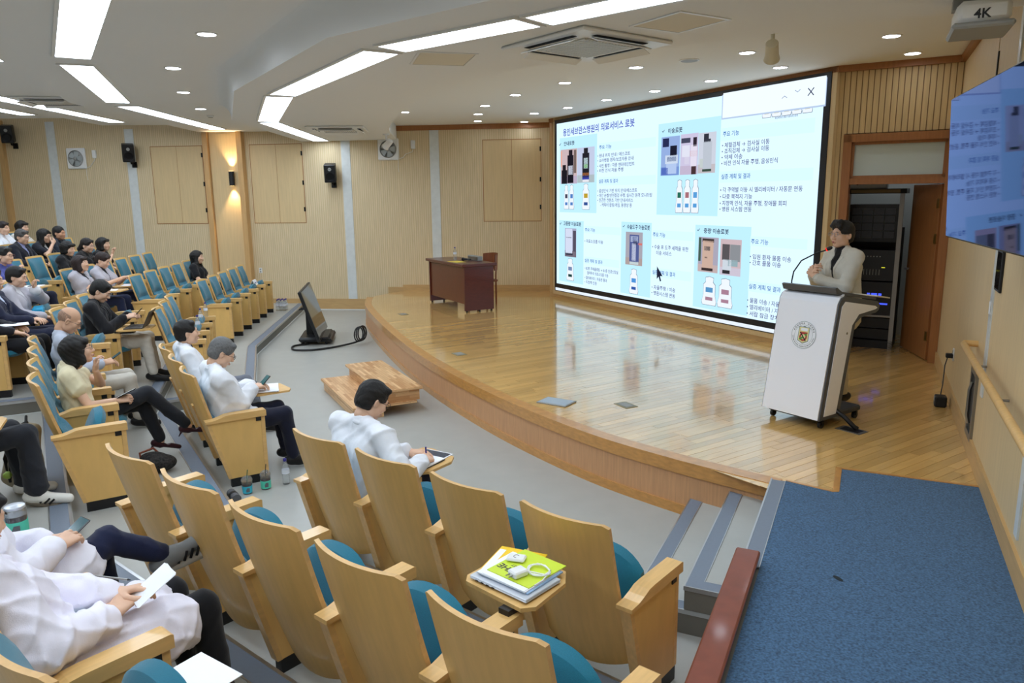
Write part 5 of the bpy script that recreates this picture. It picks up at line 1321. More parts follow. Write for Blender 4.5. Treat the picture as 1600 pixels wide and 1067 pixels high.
def person(label, base, group=None, **kw):
    s = dict(DEF); s.update(kw); fem = s['sex'] == 'f'
    if isinstance(base[0], str): a, r, u, z = SEAT[base]; loc = UV(a, r, u, z); rz = -math.radians(a)
    else: loc, rz = base
    P = thing('person', label, 'person', loc, rz, group)
    hc = .009 if s['fine'] else .0125; hh = .0048 if s['fine'] else .0065; hx = .0042 if s['fine'] else .006
    neck = np.array(s['neck'], float); hip = np.array(s['hip'], float); sp = neck - hip; spn = sp/np.linalg.norm(sp)
    fwd = np.array([0, 1, 0]) - spn*spn[1]; fwd /= np.linalg.norm(fwd); rgt = np.cross(fwd, spn)
    if s['kind'] == 'coat': s['bulk'] *= 1.07
    sw = (.168 if fem else .192)*s['bulk']; bl = s['bulk']
    chest = hip + sp*.66; waist = hip + sp*.30
    head = np.array(s['head'], float) if s['head'] is not None else neck + spn*.125 + fwd*.05
    Rh = rot(s['yaw'], s['pitch'], s['roll'])
    SHO = {q: neck - spn*.050 + rgt*(q*sw) - fwd*.005 for q in (-1, 1)}
    l1, l2 = (.275, .235) if fem else (.295, .255)
    ELB, WR = {}, {}
    for q, w, pol in ((1, s['rw'], s['rpole']), (-1, s['lw'], s['lpole'])): ELB[q], WR[q] = ik(SHO[q], w, l1, l2, pol)
    HIPJ = {q: hip + np.array([q*.088, .03, .0]) for q in (-1, 1)}
    KN = {1: np.array(s['rknee'], float), -1: np.array(s['lknee'], float)}; AN = {1: np.array(s['rank'], float), -1: np.array(s['lank'], float)}
    TOE = {}
    for q, tv in ((1, s['rtoe']), (-1, s['ltoe'])):
        TOE[q] = np.array(tv, float) if tv is not None else AN[q] + np.array([q*.02, .15, -.055])
    allp = np.array([neck, hip, head, *SHO.values(), *ELB.values(), *WR.values(), *KN.values(), *AN.values()])
    # ---- body: head, neck, arms, hands in one mesh, with a slim core under the clothes
    b = Field(allp.min(0) - .09, allp.max(0) + .09, hc*1.15)
    b.cone(hip, neck - spn*.06, .07, .045, 0); b.cone(neck - spn*.03, head + Rh @ np.array([0, -.03, -.05]), .046, .046, .02)
    for q in (-1, 1):
        b.cone(neck - spn*.04, SHO[q], .045, .04, .02); b.cone(SHO[q], ELB[q], .044*bl, .036*bl, .01); b.cone(ELB[q], WR[q], .037*bl, .0245, .01)
        b.cone(hip, HIPJ[q], .05, .05, .01); b.cone(HIPJ[q], KN[q], .05, .042, .01); b.cone(KN[q], AN[q], .040, .027, .01)
    parts = [(*b.mesh(), 0)]
    V, Q = head_parts(hh, fem).mesh(); parts.append((V*s['hsc'] @ Rh.T + head, Q, 0))
    T = lambda p: Rh @ (np.array(p)*s['hsc']) + head
    for q in (-1, 1):
        parts.append((*ball(T((q*.031, .088, .003)), (.011, .006, .0042), Rh), 2)); parts.append((*ball(T((q*.031, .0925, .003)), (.0048, .0030, .0040), Rh), 1))
        parts.append((*ball(T((q*.033, .094, .022)), (.017, .004, .0030), Rh @ rot(0, 0, q*8)), 3))
    parts.append((*ball(T((0, .101, -.066)), (.017, .005, .0040), Rh), 4)); parts.append((*ball(T((0, .099, -.075)), (.014, .005, .0042), Rh), 4))
    for q, dr_, bk, cu in ((1, s['rdir'], s['rback'], s['rcurl']), (-1, s['ldir'], s['lback'], s['lcurl'])):
        d = np.array(dr_, float) if dr_ is not None else (WR[q] - ELB[q])
        Rm = frame_from(d, bk); sc = .92 if fem else 1.0
        V, Q = hand_mesh(hx, q, cu).mesh(); parts.append((V*sc @ Rm.T + WR[q] + Rm[:, 1]*.022, Q, 0))
    npmesh('body', parts, [skin(s['skin']), m_eye, m_eyew, m_brow, m_lip], P)
    # ---- hair
    if s['hair']:
        f = hair_parts(s['hair'], hh*1.05); f.folds(.0012, 90, s['seed']); V, Q = f.mesh(); npmesh('hair', [(V*s['hsc'] @ Rh.T + head, Q, 0)], [hairm(s['hairc'])], P)
    # ---- upper garment
    t = Field(allp.min(0) - .14, allp.max(0) + .14, hc)
    wr_ = 1.0 if not fem else .93
    for q in (-1, 1):
        t.cone(hip + rgt*q*.085*bl - spn*.02, waist + rgt*q*.075*bl, .118*wr_*bl, .108*wr_*bl, .03); t.cone(waist + rgt*q*.075*bl, chest + rgt*q*.085*bl, .108*wr_*bl, .112*wr_*bl, .04)
        t.cone(chest + rgt*q*.08*bl, SHO[q] - rgt*q*.03, .105*wr_*bl, .058, .04); t.cone(neck - spn*.005 + rgt*q*.03, SHO[q], .050, .064, .03)
    if fem:
        for q in (-1, 1): t.ell(chest + rgt*q*.075 + fwd*.075 - spn*.03, (.062, .05, .06), .04)
    slv = s['sleeve']; sb_ = 1.14 if s['kind'] == 'coat' else (1.06 if s['kind'] == 'jacket' else 1.0)
    for q in (-1, 1):
        if slv == 'long':
            t.cone(SHO[q], ELB[q], .058*bl*sb_, .056*bl*sb_, .03); t.cone(ELB[q], ELB[q] + (WR[q]-ELB[q])*.94, .056*bl*sb_, .042*bl*sb_, .02)
            if s['kind'] in ('coat', 'jacket'): t.cone(ELB[q] + (WR[q]-ELB[q])*.84, ELB[q] + (WR[q]-ELB[q])*.94, .047*bl*sb_, .046*bl*sb_, .006)
        elif slv == 'short':
            e = SHO[q] + (ELB[q]-SHO[q])*.62; t.cone(SHO[q], e, .064*bl, .062*bl, .02)
        elif slv == 'cap':
            e = SHO[q] + (ELB[q]-SHO[q])*.42; t.cone(SHO[q], e, .066*bl, .070*bl, .02)
    if s['lap'] > 0:
        for q in (-1, 1):
            e = HIPJ[q] + (KN[q]-HIPJ[q])*s['lap']; t.cone(HIPJ[q], e, .112*bl, .100*bl, .03)
        mid = (HIPJ[1] + HIPJ[-1])/2; em_ = (KN[1] + KN[-1])/2; t.cone(mid, mid + (em_-mid)*s['lap'], .09, .085, .04)
    if s['standing']:
        for q in (-1, 1): t.cone(hip + rgt*q*.09, hip + rgt*q*.095 - spn*.12, .118, .118, .03)
    hb_ = head + Rh @ np.array([0, -.035, -.075]); nd = hb_ - neck; nd /= np.linalg.norm(nd)
    t.cone(neck - spn*.11, neck - spn*.005, .088*wr_, .058, .03)
    t.folds(.0016, 20, s['seed']); t.creases(s['fold'] if s['kind'] in ('coat', 'jacket', 'blouse', 'shirt') else .003, 15, s['seed'])
    t.cone(neck + nd*.060 + fwd*.01, neck + nd*.14 + fwd*.02, .044, .058, .008, sub=True)
    X, Y, Z = t.grid()
    rel = lambda v: (X-neck[0])*v[0] + (Y-neck[1])*v[1] + (Z-neck[2])*v[2]
    lx, ly, lz = rel(rgt), rel(fwd), rel(spn)
    mats_top = [cloth(s['top'])]
    if slv == 'short' or slv == 'cap':
        pass
    if s['kind'] in ('jacket', 'coat') and s['inner'] is not None:
        dep = .30 if s['kind'] == 'jacket' else .24
        vreg = np.maximum(np.abs(lx) - (.062*np.clip((lz + dep)/dep, 0, 1.4)), -ly + .02)       # V opening on the chest
        vreg = np.maximum(vreg, -(lz + dep))
        F_in = np.maximum(t.F - .0035, vreg); npmesh('shirt_front', [(*surfnet(F_in.astype(np.float32), t.lo, t.h), 0)], [cloth(s['inner'])], P)
        lap = np.maximum(np.abs(np.abs(lx) - (.062*np.clip((lz + dep)/dep, 0, 1.4) + .026)) - .026*np.clip((lz+dep)/dep*2, .1, 1), -ly + .02); lap = np.maximum(lap, np.maximum(-(lz + dep), lz + .045))
        F_lp = np.maximum(t.F - .0075, lap); npmesh('lapels', [(*surfnet(F_lp.astype(np.float32), t.lo, t.h), 0)], [cloth(s['top'])], P)
        if s['tie']:
            tr_ = np.maximum(np.maximum(np.abs(lx) - .022, -ly + .02), -(lz + dep)); F_t = np.maximum(t.F - .008, tr_); npmesh('tie', [(*surfnet(F_t.astype(np.float32), t.lo, t.h), 0)], [cloth(s['tie'], .5)], P)
    V, Q = t.mesh(); npmesh({'coat': 'coat', 'jacket': 'jacket', 'tee': 'shirt', 'shirt': 'shirt', 'blouse': 'blouse'}[s['kind']], [(V, Q, 0)], mats_top, P)
    # ---- collar
    if s['kind'] != 'tee':
        c = Field(neck - .14, neck + .15, min(hc, .009)); n_ = 16; f2 = np.cross(nd, rgt); f2 /= np.linalg.norm(f2)
        if f2[1] < 0: f2 = -f2
        for i in range(n_):
            ca_ = 1.75 if s['inner'] is not None and s['kind'] in ('jacket', 'coat') else 2.6
            a0, a1 = [(-ca_ + 2*ca_*j/n_) for j in (i, i+1)]
            def pt(a, lv, rr): return neck + rgt*math.sin(a)*rr - f2*(math.cos(a)*rr*.98 - .010) + nd*(lv - .045*(1-math.cos(a))/2)
            c.cone(pt(a0, .004, .064), pt(a1, .004, .064), .016, .016, .004); c.cone(pt(a0, .026, .058), pt(a1, .026, .058), .012, .012, .006); c.cone(pt(a0, .042, .055), pt(a1, .042, .055), .009, .009, .006)
        npmesh('collar', [(*c.mesh(), 0)], [cloth(s['top'] if s['kind'] != 'jacket' or s['inner'] is None else s['top'])], P)
    # ---- trousers
    g = Field(np.minimum(allp.min(0), hip - .2) - .12, allp.max(0) + .12, hc*1.1)
    lr = .90 if fem else 1.0
    for q in (-1, 1):
        g.cone(hip + np.array([q*.07, 0, 0]), HIPJ[q], .112*lr, .100*lr, .02); g.cone(HIPJ[q], KN[q], .096*lr*bl, .068*lr, .02)
        e = AN[q] + (KN[q]-AN[q])*.10; g.cone(KN[q], e, .066*lr, .052*lr if not s.get('wide') else .070, .015)
    g.folds(.0015, 18, s['seed'] + 5); g.creases(.0045, 14, s['seed'] + 9); npmesh('trousers', [(*g.mesh(), 0)], [cloth(s['legs'])], P)
    if s['sock']:
        k_ = Field(np.minimum(AN[1], AN[-1]) - .1, np.maximum(AN[1], AN[-1]) + .14, .010)
        for q in (-1, 1): k_.cone(AN[q] + (KN[q]-AN[q])*.16, AN[q] - np.array([0, 0, .02]), .038, .034, .01)
        npmesh('socks', [(*k_.mesh(), 0)], [cloth(s['sock'])], P)
    # ---- shoes
    for q in (-1, 1):
        d = TOE[q] - AN[q]; dn = d/np.linalg.norm(d); upv = np.array([0, 0, 1.0]); upv = upv - dn*(upv @ dn); upv /= np.linalg.norm(upv)
        heel = AN[q] - upv*.035 - dn*.045
        f = Field(np.minimum(heel, TOE[q]) - .09, np.maximum(heel, TOE[q]) + .09, .007 if s['fine'] else .010)
        if s['shoe'] == 'pump':
            f.cone(heel, TOE[q], .030, .020, .01); f.cone(heel, heel + dn*.05, .032, .030, .01); f.cone(AN[q] + upv*.02 + dn*.02, AN[q] + dn*.05 + upv*.005, .034, .026, .01, sub=True)
            f.cone(heel - upv*.02, heel - upv*.075 - dn*.01, .010, .006, .006)
        else:
            f.cone(heel, AN[q] + dn*.03 - upv*.02, .040, .040, .02); f.cone(heel + dn*.03, TOE[q] - upv*.002, .040, .034, .02); f.cone(AN[q] - upv*.01, AN[q] + dn*.05 - upv*.02, .042, .038, .02)
        npmesh('shoe', [(*f.mesh(), 0)], [cloth(s['shoes'], .4)], P)
    if s['glasses']:
        mg = M('spectacle_frame', s['glasses'], .3, metal=.5) if ('sg', s['glasses']) not in CL else CL['sg', s['glasses']]; CL['sg', s['glasses']] = mg
        m_ = MB()
        for q in (-1, 1):
            m_.tube([tuple(T((q*.033 + .023*math.cos(a), .108 - .012*abs(math.cos(a))*0 - .25*(.033+.0*a)*0, .002 + .018*math.sin(a)))) for a in [i*2*PI/14 for i in range(15)]], .0018, 5, caps=False)
            m_.tube([tuple(T((q*.056, .106, .006))), tuple(T((q*.078, .085, .006))), tuple(T((q*.083, .0, .0)))], .0018, 5)
        m_.tube([tuple(T((-.010, .109, .006))), tuple(T((0, .112, .008))), tuple(T((.010, .109, .006)))], .0018, 5)
        m_.build('glasses', mg, P)
    P['_x'] = 0; del P['_x']
    return P, dict(WR=WR, ELB=ELB, head=head, Rh=Rh, T=T)
# ---------------------------------------------------------------- who sits where
WHITE = (236, 238, 244); NAVY = (34, 40, 66); GREYJ = (186, 182, 190); BLK = (24, 24, 27)
# speaker at the podium
sp_loc = UV(AC_, 0, 0); ang = math.radians(-36)
person('person in a pale beige blazer over a black shirt standing at the podium', ((3.08, 6.90, SZ), math.radians(98)), sex='m', fine=True, standing=True, hair='sweep', hip=(0, 0, .93), neck=(0, .02, 1.43), head=(0, .045, 1.575), yaw=-14, pitch=-2,
       top=(206, 202, 190), kind='jacket', inner=BLK, legs=(196, 186, 160), rw=(.06, .27, 1.20), lw=(-.05, .29, 1.18), rdir=(-.55, .25, .5), ldir=(.5, .3, .55), rback=(.3, .8, .3), lback=(-.3, .8, .2), rcurl=.75, lcurl=.8,
       rknee=(.10, .04, .50), lknee=(-.10, .04, .50), rank=(.11, .0, .09), lank=(-.11, .0, .09), glasses=(150, 150, 156), seed=3)
# right block
person('person in a white coat bent over a writing tablet with a pen', ('RA', 0), sex='m', fine=True, neck=(.02, .40, .975), hip=(0, .34, .47), head=(.025, .485, 1.105), yaw=12, pitch=30, top=WHITE, kind='coat', legs=NAVY, lap=.35, bulk=1.02,
       rw=(.33, .60, .725), lw=(.12, .66, .725), rdir=(-.25, .8, -.05), ldir=(.75, .55, 0), rback=(.5, -.2, .8), lback=(0, 0, 1), rcurl=.65, lcurl=.2, glasses=(60, 56, 50), seed=11, fold=.007)
P24, _ = person('person in a white coat with crossed navy legs, looking at a phone', ('RC', 1), sex='f', fine=True, hair='bob', hairc=(52, 34, 28), neck=(-.04, .24, .95), head=(-.05, .30, 1.075), yaw=-4, pitch=28, top=(238, 236, 246), kind='coat', legs=(28, 34, 62), lap=.62,
       rw=(.10, .53, .70), lw=(-.10, .55, .66), rdir=(-.35, .7, .1), ldir=(.45, .7, .2), rback=(.5, -.3, .7), lback=(-.4, -.2, .7), rcurl=.45, lcurl=.5, rknee=(-.03, .78, .60), lknee=(-.10, .76, .49), rank=(.04, 1.00, .47), lank=(-.12, .82, .09), rtoe=(.08, 1.14, .50), shoes=(120, 122, 122), glasses=(150, 120, 90), seed=21, hsc=.97, fold=.009)
person('person in a white coat with black trousers holding note cards', ('RC', 2), sex='f', fine=True, hair='tied', neck=(-.10, .14, .93), head=(-.13, .18, 1.06), yaw=-10, pitch=15, top=(238, 234, 246), kind='coat', legs=(20, 20, 24), lap=.70, bulk=1.06,
       rw=(.13, .46, .66), lw=(.02, .52, .69), rdir=(-.35, .8, .25), ldir=(.45, .75, .1), rback=(.5, -.4, .6), lback=(-.5, -.3, .7), rcurl=.5, lcurl=.45, rknee=(.10, .82, .53), lknee=(-.10, .80, .53), seed=22, hsc=.96, fold=.010)
# centre block
person('person in a white coat and dark-framed glasses holding a phone over a notebook', ('CA', 2), sex='m', fine=True, hair='short', hairc=(112, 112, 112), neck=(0, .27, .965), head=(.0, .345, 1.095), yaw=4, pitch=30, top=WHITE, kind='coat', inner=None, legs=(26, 28, 46), lap=.3, bulk=1.1,
       rw=(-.02, .56, .735), lw=(-.17, .60, .72), rdir=(-.35, .75, .1), ldir=(.4, .75, .15), rback=(.4, -.3, .8), lback=(-.4, -.3, .8), rcurl=.5, lcurl=.5, glasses=(60, 30, 28), seed=31, fold=.008)
person('person in a white coat and navy tie facing the stage', ('CA', 0), sex='m', fine=True, neck=(0, .22, .96), head=(.02, .26, 1.10), yaw=2, pitch=-4, top=WHITE, kind='coat', inner=(226, 230, 240), tie=(30, 40, 90), legs=(112, 116, 126), lap=.3, rw=(.20, .52, .62), lw=(-.18, .52, .62), seed=32)
person('person in a cream blouse and glasses resting chin on hand', ('CB', 2), sex='f', fine=True, hair='bob', neck=(.0, .27, .91), head=(.02, .36, 1.045), yaw=4, pitch=-10, top=(226, 214, 178), kind='blouse', sleeve='cap', legs=(36, 38, 44), rw=(.10, .58, .60), lw=(.03, .47, .86), rdir=(.1, .9, .1), ldir=(.15, .12, .9), rback=(.6, -.2, .7), lback=(-.3, -.8, .3), rcurl=.7, lcurl=.65, lpole=(-.5, .5, -.7),
       rknee=(-.02, .84, .60), lknee=(-.10, .80, .50), rank=(.02, 1.14, .26), lank=(-.10, .92, .13), rtoe=(.04, 1.30, .20), ltoe=(-.10, 1.06, .05), shoe='pump', shoes=(56, 24, 30), glasses=(140, 130, 120), seed=33)
person('person in a light grey shirt and beige trousers looking at a phone', ('CB', 0), sex='m', fine=True, hair='bald', hairc=(162, 128, 106), skin=(210, 166, 136), neck=(0, .27, .99), head=(.0, .36, 1.125), yaw=6, pitch=32, top=(176, 182, 196), kind='shirt', legs=(196, 190, 178), rw=(.06, .58, .68), lw=(-.10, .60, .66), rdir=(-.3, .8, .1), ldir=(.4, .8, .1), rcurl=.55, lcurl=.5, rback=(.5, -.2, .7), lback=(-.5, -.2, .7), glasses=(70, 60, 56), seed=34)
P18, _ = person('seated person in dark trousers and white striped sneakers', ('CC', 1), sex='m', fine=True, neck=(-.05, .18, .96), head=(-.06, .22, 1.10), pitch=0, top=(60, 62, 70), kind='tee', sleeve='short', legs=(40, 42, 48), rw=(.10, .45, .60), lw=(-.2, .45, .60), rknee=(.02, 1.02, .52), lknee=(-.18, .92, .52), rank=(.06, 1.04, .10), lank=(-.22, .98, .09), rtoe=(.10, 1.22, .035), sock=(232, 232, 228), shoes=(232, 230, 222), wide=True, seed=35)
# middle block
person('person in a black jacket and glasses holding a phone over an open laptop', ('MB', 2), sex='m', fine=True, neck=(.0, .30, .96), head=(.02, .385, 1.085), yaw=4, pitch=30, top=(26, 25, 28), kind='jacket', inner=(20, 20, 22), legs=(200, 194, 182), rw=(.10, .60, .77), lw=(-.06, .62, .77), rdir=(-.2, .8, .2), ldir=(.35, .8, .2), rcurl=.55, lcurl=.5, rback=(.5, -.3, .7), lback=(-.5, -.3, .7), glasses=(150, 150, 150), bulk=1.08, seed=41)
person('person in a long-sleeved grey jacket with a hand raised to the mouth', ('MC', 1), sex='f', hair='short', neck=(0, .27, .96), head=(0, .34, 1.09), yaw=8, pitch=10, top=GREYJ, kind='jacket', inner=(226, 226, 230), legs=NAVY, rw=(.18, .60, .63), lw=(-.02, .50, .93), ldir=(.2, .1, .9), lback=(-.3, -.8, .2), lcurl=.7, lpole=(-.6, .5, -.6), bulk=1.1, seed=42)
person('person in a navy suit and pale blue shirt with folded hands', ('MC', 2), sex='m', neck=(-.02, .22, .98), head=(-.02, .26, 1.12), top=(36, 40, 62), kind='jacket', inner=(200, 210, 232), legs=(38, 42, 64), rw=(.05, .60, .66), lw=(-.03, .62, .66), rdir=(-.5, .7, 0), ldir=(.6, .6, 0), seed=43)
person('person in dark clothes with a watch holding white paper', ('MC', 3), sex='m', neck=(-.02, .18, .98), head=(-.02, .22, 1.12), top=(34, 34, 40), kind='shirt', legs=(26, 26, 30), rw=(.12, .60, .64), lw=(-.12, .56, .66), seed=44)
# left block
person('person in a black shirt sitting alone in the second row by the wall', ('L2', 0), sex='f', hair='long', neck=(0, .22, .91), head=(.02, .27, 1.04), yaw=6, pitch=-2, top=BLK, kind='tee', sleeve='short', legs=(30, 30, 36), rw=(.18, .55, .62), lw=(-.10, .56, .62), seed=51)
person('person in a grey short-sleeved jacket using a phone', ('L3', 4), sex='f', hair='tied', hairc=(44, 30, 26), neck=(0, .24, .92), head=(0, .31, 1.045), yaw=4, pitch=22, top=GREYJ, kind='jacket', sleeve='short', inner=(30, 30, 36), legs=NAVY, rw=(.14, .62, .78), lw=(-.04, .60, .76), rdir=(-.2, .8, .2), ldir=(.3, .8, .2), seed=52)
person('person in a grey short-sleeved jacket with folded arms', ('L3', 5), sex='f', hair='bob', hairc=(44, 30, 28), neck=(0, .20, .92), head=(0, .26, 1.05), yaw=8, pitch=-10, top=GREYJ, kind='jacket', sleeve='short', inner=(30, 30, 36), legs=NAVY, rw=(-.06, .42, .76), lw=(.10, .44, .74), rdir=(-.9, .1, 0), ldir=(.9, .1, 0), seed=53)
person('person in black resting chin on a fist', ('L4', 0), sex='f', hair='bob', neck=(0, .24, .91), head=(0, .32, 1.04), yaw=10, pitch=-4, top=BLK, kind='tee', sleeve='short', legs=(30, 30, 36), rw=(.06, .48, .86), rdir=(-.1, .1, .9), rcurl=.9, rback=(.2, -.9, .2), lw=(-.12, .56, .62), rpole=(.5, .6, -.6), seed=54)
person('person in a black shirt and glasses behind the grey jackets', ('L4', 1), sex='f', hair='pony', hairc=(30, 22, 20), neck=(0, .24, .93), head=(0, .32, 1.06), yaw=10, pitch=8, top=BLK, kind='shirt', legs=(30, 30, 36), glasses=(170, 170, 176), seed=55)
person('person in a plain black shirt seated next to an empty chair', ('L4', 2), sex='f', hair='bowl', neck=(0, .22, .92), head=(0, .29, 1.05), yaw=14, pitch=6, top=BLK, kind='shirt', legs=(30, 30, 36), seed=56)
person('person in a blue shirt and glasses stroking the chin', ('L4', 5), sex='m', neck=(0, .24, .95), head=(.0, .32, 1.085), yaw=8, pitch=2, top=(76, 82, 150), kind='tee', sleeve='short', legs=(32, 34, 52), rw=(.08, .50, .82), lw=(.02, .50, .74), rdir=(-.1, .1, .9), rcurl=.7, rback=(.2, -.9, .2), ldir=(.6, .4, .3), glasses=(120, 80, 70), rpole=(.5, .5, -.6), seed=57)
person('person in a dark navy shirt seated by the marble strip', ('L5', 1), sex='m', hair='crop', skin=(204, 154, 122), neck=(0, .22, .97), head=(0, .28, 1.10), yaw=10, pitch=2, top=(34, 40, 52), kind='shirt', legs=(30, 30, 36), seed=58)
person('person in a dark jacket and glasses covering the mouth with a hand', ('L5', 2), sex='f', hair='long', neck=(0, .26, .95), head=(0, .34, 1.08), yaw=10, pitch=6, top=(28, 30, 40), kind='jacket', inner=(220, 222, 226), legs=(30, 30, 36), rw=(.10, .50, .93), rdir=(-.6, .1, .7), rback=(.1, .9, .2), rcurl=.5, rpole=(.5, .6, -.6), sleeve='short', glasses=(120, 110, 106), seed=59)
person('person in a dark suit and blue shirt with glasses', ('L5', 3), sex='m', hair='short', hairc=(84, 80, 78), neck=(0, .24, .97), head=(0, .31, 1.10), yaw=12, pitch=8, top=(30, 32, 42), kind='jacket', inner=(150, 156, 200), legs=(30, 30, 38), glasses=(130, 126, 130), seed=60)
person('person in a cream top in the hindmost row', ('L6', 0), sex='f', hair='bowl', neck=(0, .22, .93), head=(0, .29, 1.06), yaw=14, pitch=0, top=(224, 218, 208), kind='blouse', legs=(40, 40, 46), seed=61)
person('person in a white coat in the hindmost row', ('L6', 1), sex='f', hair='tied', hairc=(40, 30, 28), neck=(0, .22, .94), head=(0, .29, 1.07), yaw=14, pitch=2, top=(232, 234, 240), kind='coat', inner=(220, 214, 214), legs=(40, 40, 46), seed=62)
# ================================================================ SMALL THINGS
def at(key, x, y, z):
    a, r, u, z0 = SEAT[key]; p = UV(a, r + x, u + y); return (p[0], p[1], z0 + z)
def rz_(key, d=0.0): return -math.radians(SEAT[key][0]) + d
m_paper = M('white_paper', (244, 246, 250), .7); m_phone = M('phone_black', (18, 20, 24), .2); m_glass_l = M('phone_screen', (60, 92, 96), .12)
def phone(key, x, y, z, rx, rzz, label, glow=None):
    t = thing('phone', label, 'phone', at(key, x, y, z), rz_(key, rzz)); Mr = Mt(rx=rx)
    MB().box(-.037, .037, -.075, .075, -.004, .004, M=Mr, b=.003).build('case', m_phone, t); MB().box(-.034, .034, -.071, .071, .004, .0052, M=Mr).build('display', glow or m_glass_l, t)
e_ph = emitmat('phone_lit', (225, 235, 240), .8)
phone('RC', 0, 0, 0, 0, 0, '') if False else None
phone(('RC', 1), -.01, .64, .70, .55, .1, 'phone in the hands of the white-coated person with crossed legs')
phone(('CA', 2), -.09, .69, .765, .75, .15, 'phone held by the white-coated person with a notebook', M('phone_green', (44, 92, 92), .12))
phone(('CB', 2), .12, .67, .655, .45, -.5, 'dark phone with lit screen held on the lap of the person in cream', e_ph)
phone(('CB', 0), -.02, .70, .715, .6, .0, 'phone held by the person in the light grey shirt')
phone(('MB', 2), .02, .74, .81, .8, .0, 'phone held above the laptop by the person in black')
phone(('L3', 4), .05, .74, .80, .5, .0, 'phone held by the person in grey')
def sheets(key, x, y, z, w, h, d, label, n=2, cat='papers', col=None):
    t = thing('papers', label, cat, at(key, x, y, z), rz_(key, d))
    for i in range(n): MB().box(-w/2, w/2, -h/2, h/2, i*.003, i*.003 + .002, M=Mt(rz=i*.07)).build('sheet', col or m_paper, t)
    return t
# the person writing's tablet
t = thing('notebook', 'open white notebook on the tablet under the writing person\'s hands', 'notebook', at(('RA', 0), .23, .70, .673), rz_(('RA', 0), .12))
MB().box(-.12, .12, -.10, .10, 0, .008, b=.002).build('cover', m_black, t); MB().box(-.118, .118, -.098, .098, .008, .014).build('pages', m_paper, t)
t = thing('photo_print', 'dark printed picture with a white border lying above the notebook', 'print', at(('RA', 0), .20, .845, .674), rz_(('RA', 0), .15))
MB().box(-.11, .11, -.065, .065, 0, .002).build('sheet', m_paper, t); MB().box(-.10, .10, -.055, .055, .002, .003).build('picture', M('dark_print', (58, 62, 72), .5, var=.5, scale=40), t)
t = thing('pen', 'blue pen held by the person writing', 'pen', at(('RA', 0), .275, .70, .70), 0)
MB().tube([(0, 0, 0), (.0, -.01, .085)], .0055, 8).build('barrel', m_capb, t); MB().tube([(0, .0, -.012), (0, 0, 0)], [.0015, .0055], 8).build('tip', m_white, t)
# grey-haired man: notebook
t = thing('notebook', 'open notebook on the tablet before the person in dark-framed glasses', 'notebook', at(('CA', 2), -.18, .74, .673), rz_(('CA', 2), -.25))
for q in (-1, 1): MB().box(min(0, q*.15), max(0, q*.15), -.10, .10, 0, .010, M=Mt(ry=-q*.03), b=.002).build('page_block', m_paper, t)
# folders, laptop and charger on the tablet in the second row
K = ('RB', 3); zt = .673
t = thing('yellow_folder', 'yellow folder with a white strip under the silver laptop', 'folder', at(K, .12, .79, zt), rz_(K, .28))
MB().box(-.11, .11, -.15, .15, 0, .005).build('cover', M('folder_yellow', (250, 206, 40), .5), t); MB().box(-.105, -.075, -.14, .12, .005, .006).build('strip', m_paper, t)
t = thing('laptop', 'closed silver laptop lying on the chair tablet under folders', 'laptop', at(K, .215, .70, zt + .006), rz_(K, -.04))
m_silver = M('laptop_silver', (206, 210, 216), .3, metal=.3)
MB().box(-.155, .155, -.11, .11, 0, .008, b=.003).build('base', m_silver, t); MB().box(-.155, .155, -.11, .11, .009, .016, b=.003).build('lid', m_silver, t)
for i in range(4): MB().box(-.12 + i*.03, -.105 + i*.03, -.112, -.109, .002, .006).build('port', m_black, t)
t = thing('booklet_stack', 'stack of white and blue booklets on the silver laptop', 'booklets', at(K, .215, .72, zt + .0225), rz_(K, -.02))
MB().box(-.125, .135, -.10, .13, 0, .006).build('booklet', M('booklet_blue', (150, 180, 216), .5), t); MB().box(-.135, .125, -.105, .125, .006, .012).build('booklet', m_paper, t)
t = thing('lime_folder', 'lime green folder lettered THE on top of the stack', 'folder', at(K, .225, .755, zt + .035), rz_(K, -.05))
MB().box(-.115, .115, -.11, .13, 0, .004).build('cover', M('folder_lime', (206, 226, 60), .45), t)
o = mobj('lettering', TX_THE, m_pd, t); o.location = (-.06, -.05, .0045); o.rotation_euler = (0, 0, PI - .1); o2 = mobj('lettering', TX_THE2, m_pd, t); o2.location = (-.04, -.015, .0045); o2.rotation_euler = (0, 0, PI - .1)
MB().box(-.115, .115, -.14, -.112, 0, .002).build('white_band', m_paper, t)
t = thing('charger', 'white phone charger with a coiled cable on the lime folder', 'charger', at(K, .24, .69, zt + .040), rz_(K, -.25))
MB().box(-.028, .028, -.035, .035, 0, .028, b=.006).build('adapter', m_white, t)
for x in (-.010, .010): MB().tube([(x, -.035, .014), (x, -.055, .014)], .0025, 6).build('prong', m_steel, t)
pts = []
for i in range(64): 
    a = i*2*PI/20; pts.append((.03 + (.050 + .006*math.sin(i*.7))*math.cos(a), .085 + (.042 + .005*math.cos(i*.9))*math.sin(a), .008 + .004*(i % 7)/7))
MB().tube([(0, .03, .014)] + pts + [(.10, .05, .006), (.11, .0, .004)], .0028, 6).build('cable', m_white, t, smooth=True)
t = thing('card_reader', 'white rounded gadget on the lime folder beside the charger', 'gadget', at(K, .15, .79, zt + .040), rz_(K, .4))
MB().box(-.040, .040, -.030, .030, 0, .016, b=.007).build('body', m_white, t, smooth=True); MB().tube([(.012*math.cos(a), .012*math.sin(a), .0165) for a in [.6 + i*.25 for i in range(18)]], .0016, 5).build('mark', m_acgrey, t)
